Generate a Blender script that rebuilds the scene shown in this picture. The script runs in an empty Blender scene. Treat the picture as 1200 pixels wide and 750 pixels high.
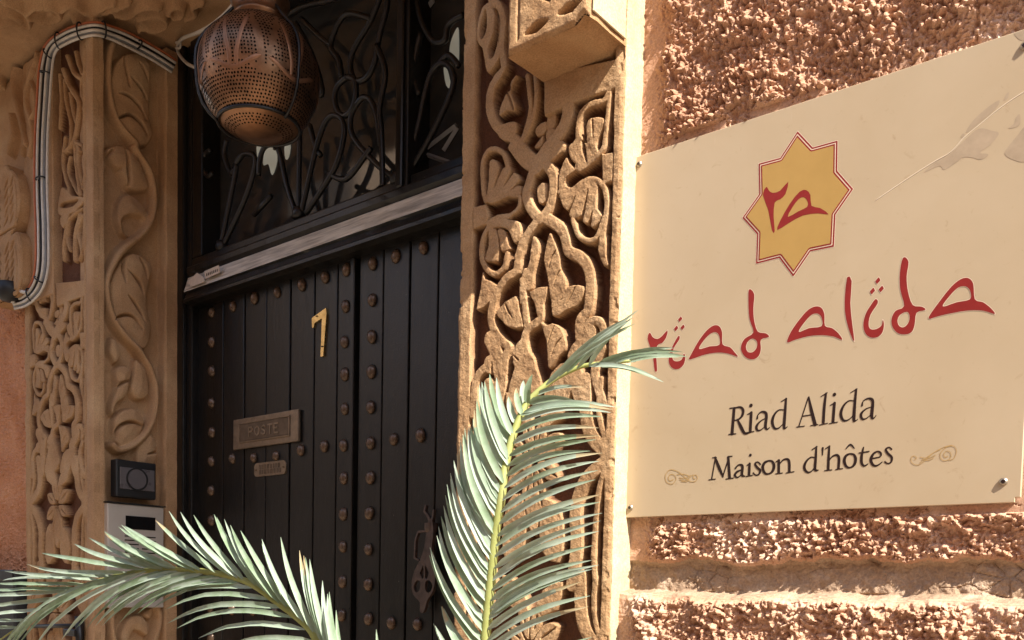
import bpy, bmesh, math, random
import numpy as np
from mathutils import Vector, Matrix
from mathutils import noise as mnoise

random.seed(7)
RNG = np.random.default_rng(11)
SC = bpy.context.scene
COL = SC.collection

# ------------------------------------------------------------------ camera
# World: X along the facade (right +), Y into the house, Z up. Camera at the
# origin of the horizontal plane, pilaster fronts stand on Y = 1.2 m.
FPX, YAW, PIT, ROLL, CY = 1067.345, 39.2602, -3.0590, 1.2282, 747.7
EYE = 1.15                                     # camera height above the alley
_y, _p, _r = (math.radians(a) for a in (YAW, PIT, ROLL))
CF = np.array([-math.sin(_y)*math.cos(_p), math.cos(_y)*math.cos(_p), math.sin(_p)])
CR = np.array([math.cos(_y), math.sin(_y), 0.0])
CU = np.cross(CR, CF)
CR, CU = CR*math.cos(_r)+CU*math.sin(_r), -CR*math.sin(_r)+CU*math.cos(_r)
cam = bpy.data.cameras.new('camera')
cam.sensor_fit = 'HORIZONTAL'
cam.sensor_width = 36.0
cam.lens = 36.0*FPX/1200.0
cam.shift_y = (CY-375.0)/1200.0
cam.clip_start = 0.02
cam.clip_end = 500
camo = bpy.data.objects.new('camera', cam)
COL.objects.link(camo)
camo.matrix_world = Matrix(((CR[0], CU[0], -CF[0], 0), (CR[1], CU[1], -CF[1], 0),
                            (CR[2], CU[2], -CF[2], EYE), (0, 0, 0, 1)))
SC.camera = camo

# ------------------------------------------------------------------ sky + sun
SUN = Vector((0.68, -0.195, 0.70)).normalized()
world = bpy.data.worlds.new('World')
SC.world = world
world.use_nodes = True
_nt = world.node_tree
_sky = _nt.nodes.new('ShaderNodeTexSky')
_sky.sky_type = 'NISHITA'
_sky.sun_disc = False
_sky.sun_elevation = math.asin(SUN.z)
_sky.sun_rotation = math.atan2(SUN.x, SUN.y)
_nt.links.new(_sky.outputs[0], _nt.nodes['Background'].inputs[0])
_nt.nodes['Background'].inputs[1].default_value = 0.15
_l = bpy.data.lights.new('sun', 'SUN')
_l.energy = 5.0
_l.angle = math.radians(0.5)
_l.color = (1.0, 0.93, 0.82)
suno = bpy.data.objects.new('sun', _l)
suno.rotation_euler = SUN.to_track_quat('Z', 'Y').to_euler()
suno.location = SUN*20
COL.objects.link(suno)
SC.view_settings.view_transform = 'Standard'
SC.view_settings.look = 'None'
SC.view_settings.gamma = 1
SC.view_settings.exposure = 1.2

# ------------------------------------------------------------------ helpers
def ray(px, py):
    return CF + CR*(px-600.0)/FPX + CU*(CY-py)/FPX
def onY(px, py, Y):
    d = ray(px, py); d = d*(Y/d[1]); return Vector((d[0], d[1], d[2]+EYE))
def onX(px, py, X):
    d = ray(px, py); d = d*(X/d[0]); return Vector((d[0], d[1], d[2]+EYE))
def onZ(px, py, Z):
    d = ray(px, py); d = d*((Z-EYE)/d[2]); return Vector((d[0], d[1], d[2]+EYE))
def reg(ox, oy, s, pts):
    """coordinates measured in an enlargement of the photograph -> photograph pixels"""
    return [(ox+p[0]/s, oy+p[1]/s)+tuple(p[2:]) for p in pts]

def link(o, parent=None):
    COL.objects.link(o)
    if parent is not None:
        o.parent = parent
    return o
def tag(o, label, cat, group=None):
    o['label'] = label; o['category'] = cat
    if group: o['group'] = group
    return o
def thing(name, label, cat, loc=(0, 0, 0), group=None):
    o = bpy.data.objects.new(name, None)
    o.empty_display_size = 0.05
    COL.objects.link(o)
    o.location = loc
    return tag(o, label, cat, group)
def mesh(name, verts, faces, mat, parent=None, smooth=False):
    """verts in world space; put relative to the parent's location"""
    off = Vector(parent_loc(parent))
    me = bpy.data.meshes.new(name)
    me.from_pydata([tuple(Vector(v)-off) for v in verts], [], faces)
    me.update()
    if smooth:
        me.polygons.foreach_set('use_smooth', [True]*len(me.polygons))
    if mat: me.materials.append(mat)
    return link(bpy.data.objects.new(name, me), parent)
def parent_loc(p):
    v = Vector((0, 0, 0))
    while p is not None:
        v += p.location; p = p.parent
    return v
def bm_obj(name, bm, mat, parent=None, smooth=False):
    off = parent_loc(parent)
    bmesh.ops.translate(bm, verts=bm.verts, vec=-off)
    bmesh.ops.recalc_face_normals(bm, faces=bm.faces)
    me = bpy.data.meshes.new(name)
    bm.to_mesh(me); bm.free()
    if smooth:
        me.polygons.foreach_set('use_smooth', [True]*len(me.polygons))
    if mat: me.materials.append(mat)
    return link(bpy.data.objects.new(name, me), parent)
def add_box(bm, x0, x1, y0, y1, z0, z1, bevel=0.0, seg=1):
    r = bmesh.ops.create_cube(bm, size=1.0)
    vs = r['verts']
    bmesh.ops.scale(bm, vec=(x1-x0, y1-y0, z1-z0), verts=vs)
    bmesh.ops.translate(bm, vec=((x0+x1)/2, (y0+y1)/2, (z0+z1)/2), verts=vs)
    if bevel:
        es = list({e for v in vs for e in v.link_edges})
        bmesh.ops.bevel(bm, geom=es, offset=bevel, segments=seg, affect='EDGES', profile=0.6)
def box(name, x0, x1, y0, y1, z0, z1, mat, parent=None, bevel=0.0, seg=1):
    bm = bmesh.new()
    add_box(bm, x0, x1, y0, y1, z0, z1, bevel, seg)
    return bm_obj(name, bm, mat, parent)
def catmull(pts, n=6, closed=False):
    P = [np.array(p, float) for p in pts]
    m = len(P); out = []
    rng = range(m) if closed else range(m-1)
    for i in rng:
        if closed:
            p0, p1, p2, p3 = P[(i-1) % m], P[i], P[(i+1) % m], P[(i+2) % m]
        else:
            p0, p1, p2, p3 = P[max(i-1, 0)], P[i], P[i+1], P[min(i+2, m-1)]
        for k in range(n):
            t = k/n
            out.append(0.5*((2*p1)+(-p0+p2)*t+(2*p0-5*p1+4*p2-p3)*t*t+(-p0+3*p1-3*p2+p3)*t**3))
    if not closed: out.append(P[-1])
    return out
def tube(name, pts, rad, mat, parent=None, sides=8, smooth=True, closed=False, flat=1.0):
    """sweep a round (or flattened) section along 3D points"""
    P = [Vector(p) for p in pts]
    n = len(P)
    rr = rad if hasattr(rad, '__len__') else [rad]*n
    verts, faces = [], []
    up = None
    for i in range(n):
        a = P[i-1] if (i > 0 or closed) else P[i]
        b = P[(i+1) % n] if (i < n-1 or closed) else P[i]
        t = (b-a).normalized()
        if up is None:
            up = Vector((0, 0, 1)) if abs(t.z) < 0.9 else Vector((0, 1, 0))
        s = t.cross(up).normalized(); up = s.cross(t).normalized()
        for k in range(sides):
            an = 2*math.pi*k/sides
            verts.append(P[i]+s*math.cos(an)*rr[i]+up*math.sin(an)*rr[i]*flat)
    m = n if closed else n-1
    for i in range(m):
        for k in range(sides):
            a = i*sides+k; b = i*sides+(k+1) % sides
            c = ((i+1) % n)*sides+(k+1) % sides; d = ((i+1) % n)*sides+k
            faces.append((a, b, c, d))
    if not closed:
        faces.append(tuple(range(sides))[::-1]); faces.append(tuple((n-1)*sides+k for k in range(sides)))
    return mesh(name, verts, faces, mat, parent, smooth)
def lathe(name, prof, center, mat, parent=None, seg=48, smooth=True):
    verts, faces = [], []
    n = len(prof)
    for (r, z) in prof:
        for k in range(seg):
            a = 2*math.pi*k/seg
            verts.append((center[0]+r*math.cos(a), center[1]+r*math.sin(a), center[2]+z))
    for i in range(n-1):
        for k in range(seg):
            faces.append((i*seg+k, i*seg+(k+1) % seg, (i+1)*seg+(k+1) % seg, (i+1)*seg+k))
    return mesh(name, verts, faces, mat, parent, smooth)

# signed distances ------------------------------------------------------------
def sd_poly(P, xx, zz):
    d2 = np.full(xx.shape, 1e9); ins = np.zeros(xx.shape, bool)
    n = len(P)
    for i in range(n):
        ax, az = P[i][0], P[i][1]; bx, bz = P[(i+1) % n][0], P[(i+1) % n][1]
        ex, ez = bx-ax, bz-az; L = ex*ex+ez*ez+1e-18
        t = np.clip(((xx-ax)*ex+(zz-az)*ez)/L, 0, 1)
        d2 = np.minimum(d2, (xx-ax-t*ex)**2+(zz-az-t*ez)**2)
        if az != bz:
            c = ((az > zz) != (bz > zz)) & (xx < ex*(zz-az)/(bz-az)+ax)
            ins ^= c
    d = np.sqrt(d2)
    return np.where(ins, -d, d)
def sd_stroke(P, xx, zz):
    """P: (x, z, full width)"""
    d = np.full(xx.shape, 1e9)
    if len(P) == 1:
        return np.hypot(xx-P[0][0], zz-P[0][1])-P[0][2]/2
    for i in range(len(P)-1):
        ax, az, wa = P[i]; bx, bz, wb = P[i+1]
        ex, ez = bx-ax, bz-az; L = ex*ex+ez*ez+1e-18
        t = np.clip(((xx-ax)*ex+(zz-az)*ez)/L, 0, 1)
        d = np.minimum(d, np.hypot(xx-ax-t*ex, zz-az-t*ez)-(wa+(wb-wa)*t)/2)
    return d

# numpy noise -------------------------------------------------------------------
def vnoise(x, y, seed=0):
    r = np.random.default_rng(seed); N = 256
    T = r.random((N, N))
    xi = np.floor(x).astype(int); yi = np.floor(y).astype(int)
    fx = x-xi; fy = y-yi; fx = fx*fx*(3-2*fx); fy = fy*fy*(3-2*fy)
    a = T[xi % N, yi % N]; b = T[(xi+1) % N, yi % N]; c = T[xi % N, (yi+1) % N]; d = T[(xi+1) % N, (yi+1) % N]
    return (a*(1-fx)+b*fx)*(1-fy)+(c*(1-fx)+d*fx)*fy
def fbm(x, y, seed=0, o=4):
    s = 0; a = 0.5; t = 0
    for k in range(o):
        s = s+a*vnoise(x*2**k+13.7*k, y*2**k+7.1*k, seed+k); t += a; a *= 0.5
    return s/t
def worley(x, y, seed=0):
    r = np.random.default_rng(seed); N = 128
    JX = r.random((N, N)); JY = r.random((N, N)); V = r.random((N, N))
    xi = np.floor(x).astype(int); yi = np.floor(y).astype(int)
    f1 = np.full(x.shape, 9.0); f2 = np.full(x.shape, 9.0); val = np.zeros(x.shape)
    for i in (-1, 0, 1):
        for j in (-1, 0, 1):
            a = (xi+i) % N; b = (yi+j) % N
            d = np.hypot(xi+i+JX[a, b]-x, yi+j+JY[a, b]-y)
            near = d < f1
            f2 = np.where(near, f1, np.minimum(f2, d))
            val = np.where(near, V[a, b], val)
            f1 = np.where(near, d, f1)
    return f1, f2, val
def grid_mesh(name, V, mat, parent=None, smooth=True, flip=False):
    """V: (n, m, 3) world vertices"""
    n, m = V.shape[:2]
    off = np.array(parent_loc(parent))
    me = bpy.data.meshes.new(name)
    me.vertices.add(n*m)
    me.vertices.foreach_set('co', (V-off).astype(np.float32).ravel())
    idx = np.arange(n*m).reshape(n, m)
    q = np.stack([idx[:-1, :-1], idx[1:, :-1], idx[1:, 1:], idx[:-1, 1:]], -1).reshape(-1, 4)
    if flip: q = q[:, ::-1]
    k = len(q)
    me.loops.add(k*4)
    me.loops.foreach_set('vertex_index', q.astype(np.int32).ravel())
    me.polygons.add(k)
    me.polygons.foreach_set('loop_start', np.arange(0, 4*k, 4, dtype=np.int32))
    me.update(calc_edges=True)
    me.polygons.foreach_set('use_smooth', np.full(k, smooth))
    if mat: me.materials.append(mat)
    me.validate()
    return link(bpy.data.objects.new(name, me), parent)

def sdf_sheet(name, fn, x0, x1, z0, z1, res, y, mat, parent=None, thick=0.0):
    """flat (X,Z) sheet at depth y covering fn(x,z) < 0, outline by marching squares"""
    nx = max(3, int((x1-x0)/res)+2); nz = max(3, int((z1-z0)/res)+2)
    xs = np.linspace(x0, x1, nx); zs = np.linspace(z0, z1, nz)
    xx, zz = np.meshgrid(xs, zs, indexing='ij')
    S = fn(xx, zz)
    verts, faces, cache, bnd = [], [], {}, []
    def vid(key, x, z):
        if key not in cache:
            cache[key] = len(verts); verts.append((x, y, z))
        return cache[key]
    inside = S < 0
    act = np.argwhere(inside[:-1, :-1] | inside[1:, :-1] | inside[1:, 1:] | inside[:-1, 1:])
    for i, j in act:
        c = [(i, j), (i+1, j), (i+1, j+1), (i, j+1)]
        poly = []
        cut = []
        for k in range(4):
            a = c[k]; b = c[(k+1) % 4]
            sa, sb = S[a], S[b]
            if sa < 0: poly.append(vid(a, xs[a[0]], zs[a[1]]))
            if (sa < 0) != (sb < 0):
                t = sa/(sa-sb)
                key = (min(a, b), max(a, b))
                v = vid(key, xs[a[0]]+(xs[b[0]]-xs[a[0]])*t, zs[a[1]]+(zs[b[1]]-zs[a[1]])*t)
                poly.append(v); cut.append(v)
        if len(poly) >= 3: faces.append(tuple(poly))
        if len(cut) == 2: bnd.append(cut)
    if not faces: return None
    if thick:
        n = len(verts)
        verts += [(v[0], y+thick, v[2]) for v in verts]
        faces += [(a, b, b+n, a+n) for a, b in bnd]
    return mesh(name, verts, faces, mat, parent)

# ------------------------------------------------------------------ materials
def mat_new(name):
    m = bpy.data.materials.new(name); m.use_nodes = True
    return m, m.node_tree.nodes, m.node_tree.links, m.node_tree.nodes['Principled BSDF']
def nd(ns, t, **kw):
    n = ns.new(t)
    for k, v in kw.items(): setattr(n, k, v)
    return n
def ramp(ns, ls, src, stops):
    r = nd(ns, 'ShaderNodeValToRGB')
    el = r.color_ramp.elements
    el[0].position, el[0].color = stops[0][0], tuple(stops[0][1])+(1,)
    el[1].position, el[1].color = stops[-1][0], tuple(stops[-1][1])+(1,)
    for p, c in stops[1:-1]:
        e = el.new(p); e.color = tuple(c)+(1,)
    ls.new(src, r.inputs[0])
    return r.outputs[0]
def coords(ns): return nd(ns, 'ShaderNodeTexCoord').outputs['Object']
def noise_tex(ns, ls, co, scale, detail=5, rough=0.6, dist=0.0):
    n = nd(ns, 'ShaderNodeTexNoise')
    n.inputs['Scale'].default_value = scale; n.inputs['Detail'].default_value = detail
    n.inputs['Roughness'].default_value = rough; n.inputs['Distortion'].default_value = dist
    ls.new(co, n.inputs['Vector'])
    return n.outputs['Fac']
def mixc(ns, ls, fac, a, b, mode='MIX'):
    n = nd(ns, 'ShaderNodeMix', data_type='RGBA', blend_type=mode)
    for sock, v in ((n.inputs[0], fac), (n.inputs[6], a), (n.inputs[7], b)):
        if hasattr(v, 'links'): ls.new(v, sock)
        else: sock.default_value = v if not isinstance(v, tuple) else v+(1,)
    return n.outputs[2]
def bump(ns, ls, h, strength, dist, prev=None):
    b = nd(ns, 'ShaderNodeBump')
    b.inputs['Strength'].default_value = strength; b.inputs['Distance'].default_value = dist
    ls.new(h, b.inputs['Height'])
    if prev is not None: ls.new(prev, b.inputs['Normal'])
    return b.outputs[0]

def stone_mat(name, c0, c1, c2, s1=6, grain=260, rough=0.9, bstr=0.5, dark=None, ground_shade=None):
    m, ns, ls, bs = mat_new(name)
    co = coords(ns)
    a = noise_tex(ns, ls, co, s1, 6, 0.62, 0.4)
    col = ramp(ns, ls, a, [(0.28, c0), (0.5, c1), (0.72, c2)])
    g = noise_tex(ns, ls, co, grain, 3, 0.7)
    gc = ramp(ns, ls, g, [(0.3, (0.62, 0.6, 0.58)), (0.62, (1.12, 1.1, 1.08))])
    if ground_shade:                                  # red brown pigment, plus recess shade painted over ground and lower rib walls
        at = nd(ns, 'ShaderNodeAttribute'); at.attribute_name = 'ground_shade'
        col = mixc(ns, ls, at.outputs['Fac'], col, ground_shade)
    col = mixc(ns, ls, 0.75, col, gc, 'MULTIPLY')
    if dark:                                   # brownish stain blotches with a shape of their own
        b = noise_tex(ns, ls, co, 3.1, 8, 0.7, 0.8)
        f = ramp(ns, ls, b, [(0.56, (0, 0, 0)), (0.68, (0.55, 0.55, 0.55))])
        col = mixc(ns, ls, f, col, dark)
    ls.new(col, bs.inputs['Base Color'])
    bs.inputs['Roughness'].default_value = rough
    bs.inputs['Specular IOR Level'].default_value = 0.2
    n1 = bump(ns, ls, g, bstr, 0.0016)
    n2 = bump(ns, ls, noise_tex(ns, ls, co, 55, 6, 0.65), bstr, 0.004, n1)
    ls.new(n2, bs.inputs['Normal'])
    return m
M = {}
M['stone'] = stone_mat('carved sandstone', (0.33, 0.185, 0.088), (0.45, 0.268, 0.135), (0.53, 0.345, 0.19), 9, 380, bstr=0.8)
M['stone_ground_shade'] = stone_mat('carved sandstone with red brown ground', (0.35, 0.20, 0.10), (0.47, 0.29, 0.15), (0.55, 0.37, 0.21), 9, 380, bstr=0.8, ground_shade=(0.15, 0.068, 0.038))
M['stone_soft'] = stone_mat('smooth sandstone', (0.35, 0.21, 0.11), (0.48, 0.30, 0.165), (0.56, 0.385, 0.225), 6, 420, bstr=0.5)
M['cream'] = stone_mat('cream limewash', (0.50, 0.395, 0.24), (0.58, 0.475, 0.30), (0.64, 0.54, 0.36), 9, 300, bstr=0.35, dark=(0.34, 0.25, 0.16))
M['stucco'] = stone_mat('rough pink stucco', (0.45, 0.245, 0.155), (0.57, 0.345, 0.23), (0.77, 0.57, 0.44), 5, 330, bstr=0.3)
M['stucco_orange'] = stone_mat('rough orange stucco', (0.50, 0.235, 0.12), (0.58, 0.29, 0.16), (0.66, 0.36, 0.21), 6, 330, bstr=0.3)
M['band'] = stone_mat('worn cement band', (0.33, 0.225, 0.15), (0.43, 0.305, 0.21), (0.54, 0.41, 0.30), 22, 300, bstr=0.9, dark=(0.24, 0.155, 0.10))
M['plaster'] = stone_mat('alley plaster', (0.56, 0.41, 0.29), (0.62, 0.46, 0.33), (0.68, 0.51, 0.38), 1.2, 60, bstr=0.4)
M['paving'] = stone_mat('alley paving', (0.22, 0.19, 0.15), (0.28, 0.235, 0.185), (0.33, 0.28, 0.225), 2, 90, bstr=0.6)

def simple_mat(name, c, rough=0.5, metal=0.0, var=0.0, vscale=40, bstr=0.0, bscale=200, spec=0.5, coat=0.0):
    m, ns, ls, bs = mat_new(name)
    bs.inputs['Roughness'].default_value = rough
    bs.inputs['Metallic'].default_value = metal
    bs.inputs['Specular IOR Level'].default_value = spec
    bs.inputs['Coat Weight'].default_value = coat
    co = coords(ns)
    if var:
        a = noise_tex(ns, ls, co, vscale, 6, 0.65)
        lo = tuple(max(0, x*(1-var)) for x in c); hi = tuple(min(1, x*(1+var)) for x in c)
        ls.new(ramp(ns, ls, a, [(0.3, lo), (0.7, hi)]), bs.inputs['Base Color'])
        r = nd(ns, 'ShaderNodeMapRange')
        ls.new(a, r.inputs[0]); r.inputs[3].default_value = max(0.03, rough-0.12); r.inputs[4].default_value = min(1, rough+0.12)
        ls.new(r.outputs[0], bs.inputs['Roughness'])
    else:
        bs.inputs['Base Color'].default_value = tuple(c)+(1,)
    if bstr:
        ls.new(bump(ns, ls, noise_tex(ns, ls, co, bscale, 4, 0.6), bstr, 0.002), bs.inputs['Normal'])
    return m
# old black gloss paint over wood: brush ripple, small chips
def paint_mat():
    m, ns, ls, bs = mat_new('black door paint')
    co = coords(ns)
    mp = nd(ns, 'ShaderNodeMapping'); mp.inputs['Scale'].default_value = (1, 1, 0.35)
    ls.new(co, mp.inputs[0])
    a = noise_tex(ns, ls, mp.outputs[0], 24, 6, 0.6)
    col = ramp(ns, ls, a, [(0.3, (0.006, 0.0055, 0.005)), (0.75, (0.014, 0.0125, 0.011))])
    chip = noise_tex(ns, ls, co, 95, 3, 0.6)
    cf = ramp(ns, ls, chip, [(0.715, (0, 0, 0)), (0.74, (1, 1, 1))])
    col = mixc(ns, ls, cf, col, (0.10, 0.085, 0.07))
    ls.new(col, bs.inputs['Base Color'])
    r = nd(ns, 'ShaderNodeMapRange'); ls.new(a, r.inputs[0]); r.inputs[3].default_value = 0.22; r.inputs[4].default_value = 0.42
    ls.new(r.outputs[0], bs.inputs['Roughness'])
    bs.inputs['Specular IOR Level'].default_value = 0.42
    n1 = bump(ns, ls, noise_tex(ns, ls, co, 330, 3, 0.6), 0.35, 0.0012)
    n2 = bump(ns, ls, noise_tex(ns, ls, mp.outputs[0], 60, 5, 0.6), 0.3, 0.003, n1)
    ls.new(n2, bs.inputs['Normal'])
    return m
M['paint'] = paint_mat()
# beam face where the black coat has worn through to a pale primer
def worn_mat():
    m, ns, ls, bs = mat_new('worn beam paint')
    co = coords(ns)
    mp = nd(ns, 'ShaderNodeMapping'); mp.inputs['Scale'].default_value = (0.07, 1, 1)
    ls.new(co, mp.inputs[0])
    g = noise_tex(ns, ls, mp.outputs[0], 140, 5, 0.6)
    pale = ramp(ns, ls, g, [(0.3, (0.30, 0.27, 0.235)), (0.62, (0.74, 0.69, 0.61))])
    sx = nd(ns, 'ShaderNodeSeparateXYZ'); ls.new(co, sx.inputs[0])
    mr = nd(ns, 'ShaderNodeMapRange'); ls.new(sx.outputs[0], mr.inputs[0])
    mr.inputs[1].default_value = -2.22; mr.inputs[2].default_value = -2.05
    mr.inputs[3].default_value = -0.35; mr.inputs[4].default_value = 0.22
    ad = nd(ns, 'ShaderNodeMath', operation='ADD'); ls.new(mr.outputs[0], ad.inputs[0])
    ls.new(noise_tex(ns, ls, mp.outputs[0], 60, 9, 0.8, 2.0), ad.inputs[1])
    f = ramp(ns, ls, ad.outputs[0], [(0.46, (0, 0, 0)), (0.49, (1, 1, 1))])
    ls.new(mixc(ns, ls, f, (0.014, 0.012, 0.011), pale), bs.inputs['Base Color'])
    bs.inputs['Roughness'].default_value = 0.42
    ls.new(bump(ns, ls, ad.outputs[0], 0.4, 0.003), bs.inputs['Normal'])
    return m
M['worn'] = worn_mat()
M['iron'] = simple_mat('black wrought iron', (0.010, 0.009, 0.0085), 0.4, 0.0, 0.4, 60, 0.3, 180)
M['stud'] = simple_mat('brown painted iron stud', (0.115, 0.076, 0.052), 0.27, 0.4, 0.5, 45, 0.25, 260)
M['brass'] = simple_mat('polished brass', (0.66, 0.48, 0.21), 0.26, 1.0, 0.25, 50)
M['bronze'] = simple_mat('tarnished letter plate bronze', (0.27, 0.205, 0.145), 0.40, 0.7, 0.25, 60, 0.15, 300)
M['bronze_dark'] = simple_mat('dark letter flap bronze', (0.15, 0.11, 0.075), 0.5, 0.7, 0.3, 60, 0.2, 300)
M['copper'] = simple_mat('lantern copper', (0.27, 0.145, 0.08), 0.38, 0.85, 0.6, 11, 0.15, 120)
M['copper_bare'] = simple_mat('bare copper ornament', (0.34, 0.175, 0.10), 0.46, 0.8, 0.2, 25)
M['hole'] = simple_mat('lantern perforation', (0.010, 0.007, 0.005), 0.9, 0, spec=0.1)
M['cable_white'] = simple_mat('dusty white cable', (0.62, 0.58, 0.52), 0.5, 0, 0.15, 60)
M['cable_orange'] = simple_mat('orange cable', (0.52, 0.155, 0.06), 0.5, 0, 0.2, 60)
M['cable_grey'] = simple_mat('grey cable', (0.23, 0.24, 0.25), 0.5, 0, 0.15, 60)
M['cable_brown'] = simple_mat('brown cable', (0.16, 0.085, 0.05), 0.55, 0, 0.2, 60)
M['black_plastic'] = simple_mat('black plastic', (0.012, 0.012, 0.013), 0.5, 0, 0.1, 30)
M['grey_plastic'] = simple_mat('smoked grey plastic', (0.115, 0.105, 0.11), 0.30, 0, 0.06, 20)
M['panel_grey'] = simple_mat('champagne metal panel', (0.56, 0.51, 0.45), 0.42, 0.25, 0.06, 14)
M['display'] = simple_mat('dark display glass', (0.006, 0.006, 0.007), 0.12)
M['sticker'] = simple_mat('dirty white sticker', (0.62, 0.52, 0.43), 0.6, 0, 0.15, 80)
M['ink'] = simple_mat('black print', (0.022, 0.010, 0.009), 0.35)
M['red'] = simple_mat('red vinyl letter', (0.27, 0.022, 0.020), 0.33, 0, 0.12, 30)
M['halo'] = simple_mat('pale cut edge of vinyl', (0.76, 0.60, 0.45), 0.35)
M['gold'] = simple_mat('ochre vinyl', (0.49, 0.30, 0.092), 0.33, 0, 0.06, 14)
M['tan'] = simple_mat('tan swirl print', (0.47, 0.30, 0.12), 0.4)
M['film'] = simple_mat('lifted film patch', (0.46, 0.352, 0.243), 0.2, 0, 0.15, 30)
M['film_edge'] = simple_mat('creased film', (0.68, 0.56, 0.41), 0.2)
M['screw'] = simple_mat('dull screw steel', (0.42, 0.36, 0.28), 0.38, 0.8, 0.3, 200)
M['soil'] = simple_mat('potting soil', (0.05, 0.035, 0.025), 0.95, 0, 0.4, 60, 0.6, 80)
M['terracotta'] = simple_mat('terracotta pot', (0.42, 0.19, 0.10), 0.85, 0, 0.2, 12, 0.3, 120)
M['wood_dark'] = simple_mat('dark timber', (0.06, 0.04, 0.027), 0.7, 0, 0.3, 12, 0.4, 60)
def sign_mat():
    m, ns, ls, bs = mat_new('cream acrylic sign')
    co = coords(ns)
    a = noise_tex(ns, ls, co, 3.5, 5, 0.6, 0.3)
    col = ramp(ns, ls, a, [(0.3, (0.51, 0.39, 0.25)), (0.7, (0.57, 0.45, 0.305))])
    s = noise_tex(ns, ls, co, 42, 6, 0.75, 1.0)
    f = ramp(ns, ls, s, [(0.60, (0, 0, 0)), (0.74, (0.5, 0.5, 0.5))])
    col = mixc(ns, ls, f, col, (0.36, 0.24, 0.14))
    mp = nd(ns, 'ShaderNodeMapping'); mp.inputs['Scale'].default_value = (1, 1, 0.12); mp.inputs['Rotation'].default_value = (0, 0.5, 0)
    ls.new(co, mp.inputs[0])
    sc = noise_tex(ns, ls, mp.outputs[0], 120, 2, 0.5)
    f2 = ramp(ns, ls, sc, [(0.74, (0, 0, 0)), (0.79, (0.25, 0.25, 0.25))])
    col = mixc(ns, ls, f2, col, (0.72, 0.60, 0.46))
    ls.new(col, bs.inputs['Base Color'])
    bs.inputs['Roughness'].default_value = 0.26
    bs.inputs['Specular IOR Level'].default_value = 0.5
    ls.new(bump(ns, ls, noise_tex(ns, ls, co, 9, 4, 0.6), 0.12, 0.004), bs.inputs['Normal'])
    return m
M['sign'] = sign_mat()
def leaf_mat(name, c0, c1, c2):
    m, ns, ls, bs = mat_new(name)
    oi = nd(ns, 'ShaderNodeObjectInfo')
    co = coords(ns)
    a = noise_tex(ns, ls, co, 30, 4, 0.6)
    ad = nd(ns, 'ShaderNodeMath', operation='ADD'); ls.new(a, ad.inputs[0])
    mu = nd(ns, 'ShaderNodeMath', operation='MULTIPLY_ADD'); ls.new(oi.outputs['Random'], mu.inputs[0])
    mu.inputs[1].default_value = 0.5; mu.inputs[2].default_value = -0.25
    ls.new(mu.outputs[0], ad.inputs[1])
    col = ramp(ns, ls, ad.outputs[0], [(0.25, c0), (0.5, c1), (0.78, c2)])
    ls.new(col, bs.inputs['Base Color'])
    bs.inputs['Roughness'].default_value = 0.55
    bs.inputs['Specular IOR Level'].default_value = 0.3
    tr = nd(ns, 'ShaderNodeBsdfTranslucent'); ls.new(col, tr.inputs[0])
    mx = nd(ns, 'ShaderNodeMixShader'); mx.inputs[0].default_value = 0.28
    out = ns['Material Output']
    ls.new(bs.outputs[0], mx.inputs[1]); ls.new(tr.outputs[0], mx.inputs[2]); ls.new(mx.outputs[0], out.inputs[0])
    return m
M['leaf'] = leaf_mat('glaucous palm leaf', (0.25, 0.345, 0.21), (0.355, 0.455, 0.33), (0.455, 0.545, 0.445))
M['rachis'] = leaf_mat('yellow green palm rib', (0.34, 0.36, 0.10), (0.42, 0.45, 0.15), (0.48, 0.50, 0.20))
M['tipdry'] = leaf_mat('dry leaf tip', (0.42, 0.33, 0.18), (0.5, 0.42, 0.25), (0.55, 0.48, 0.3))
def glass_mat():
    m, ns, ls, bs = mat_new('dusty old glass')
    bs.inputs['Base Color'].default_value = (0.045, 0.042, 0.038, 1)
    bs.inputs['Roughness'].default_value = 0.07
    bs.inputs['Transmission Weight'].default_value = 0.0
    co = coords(ns)
    w = nd(ns, 'ShaderNodeTexWave', wave_type='RINGS'); w.inputs['Scale'].default_value = 5
    w.inputs['Distortion'].default_value = 9; w.inputs['Detail'].default_value = 1.5; w.inputs['Detail Scale'].default_value = 1.3
    ls.new(co, w.inputs['Vector'])
    col = ramp(ns, ls, w.outputs['Fac'], [(0.35, (0.034, 0.034, 0.034)), (0.75, (0.037, 0.037, 0.036)), (0.95, (0.042, 0.041, 0.039))])
    ls.new(col, bs.inputs['Base Color'])
    return m
M['glass'] = glass_mat()
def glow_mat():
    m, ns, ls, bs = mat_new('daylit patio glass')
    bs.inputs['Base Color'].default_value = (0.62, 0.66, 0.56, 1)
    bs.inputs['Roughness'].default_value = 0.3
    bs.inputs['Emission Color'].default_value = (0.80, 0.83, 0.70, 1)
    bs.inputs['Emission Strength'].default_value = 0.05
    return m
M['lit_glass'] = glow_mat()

# ================================================================== the alley
def struct(o): o['kind'] = 'structure'; return o
struct(mesh('alley_paving', [(-60, -60, 0), (60, -60, 0), (60, 60, 0), (-60, 60, 0)], [(0, 1, 2, 3)], M['paving']))

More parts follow.
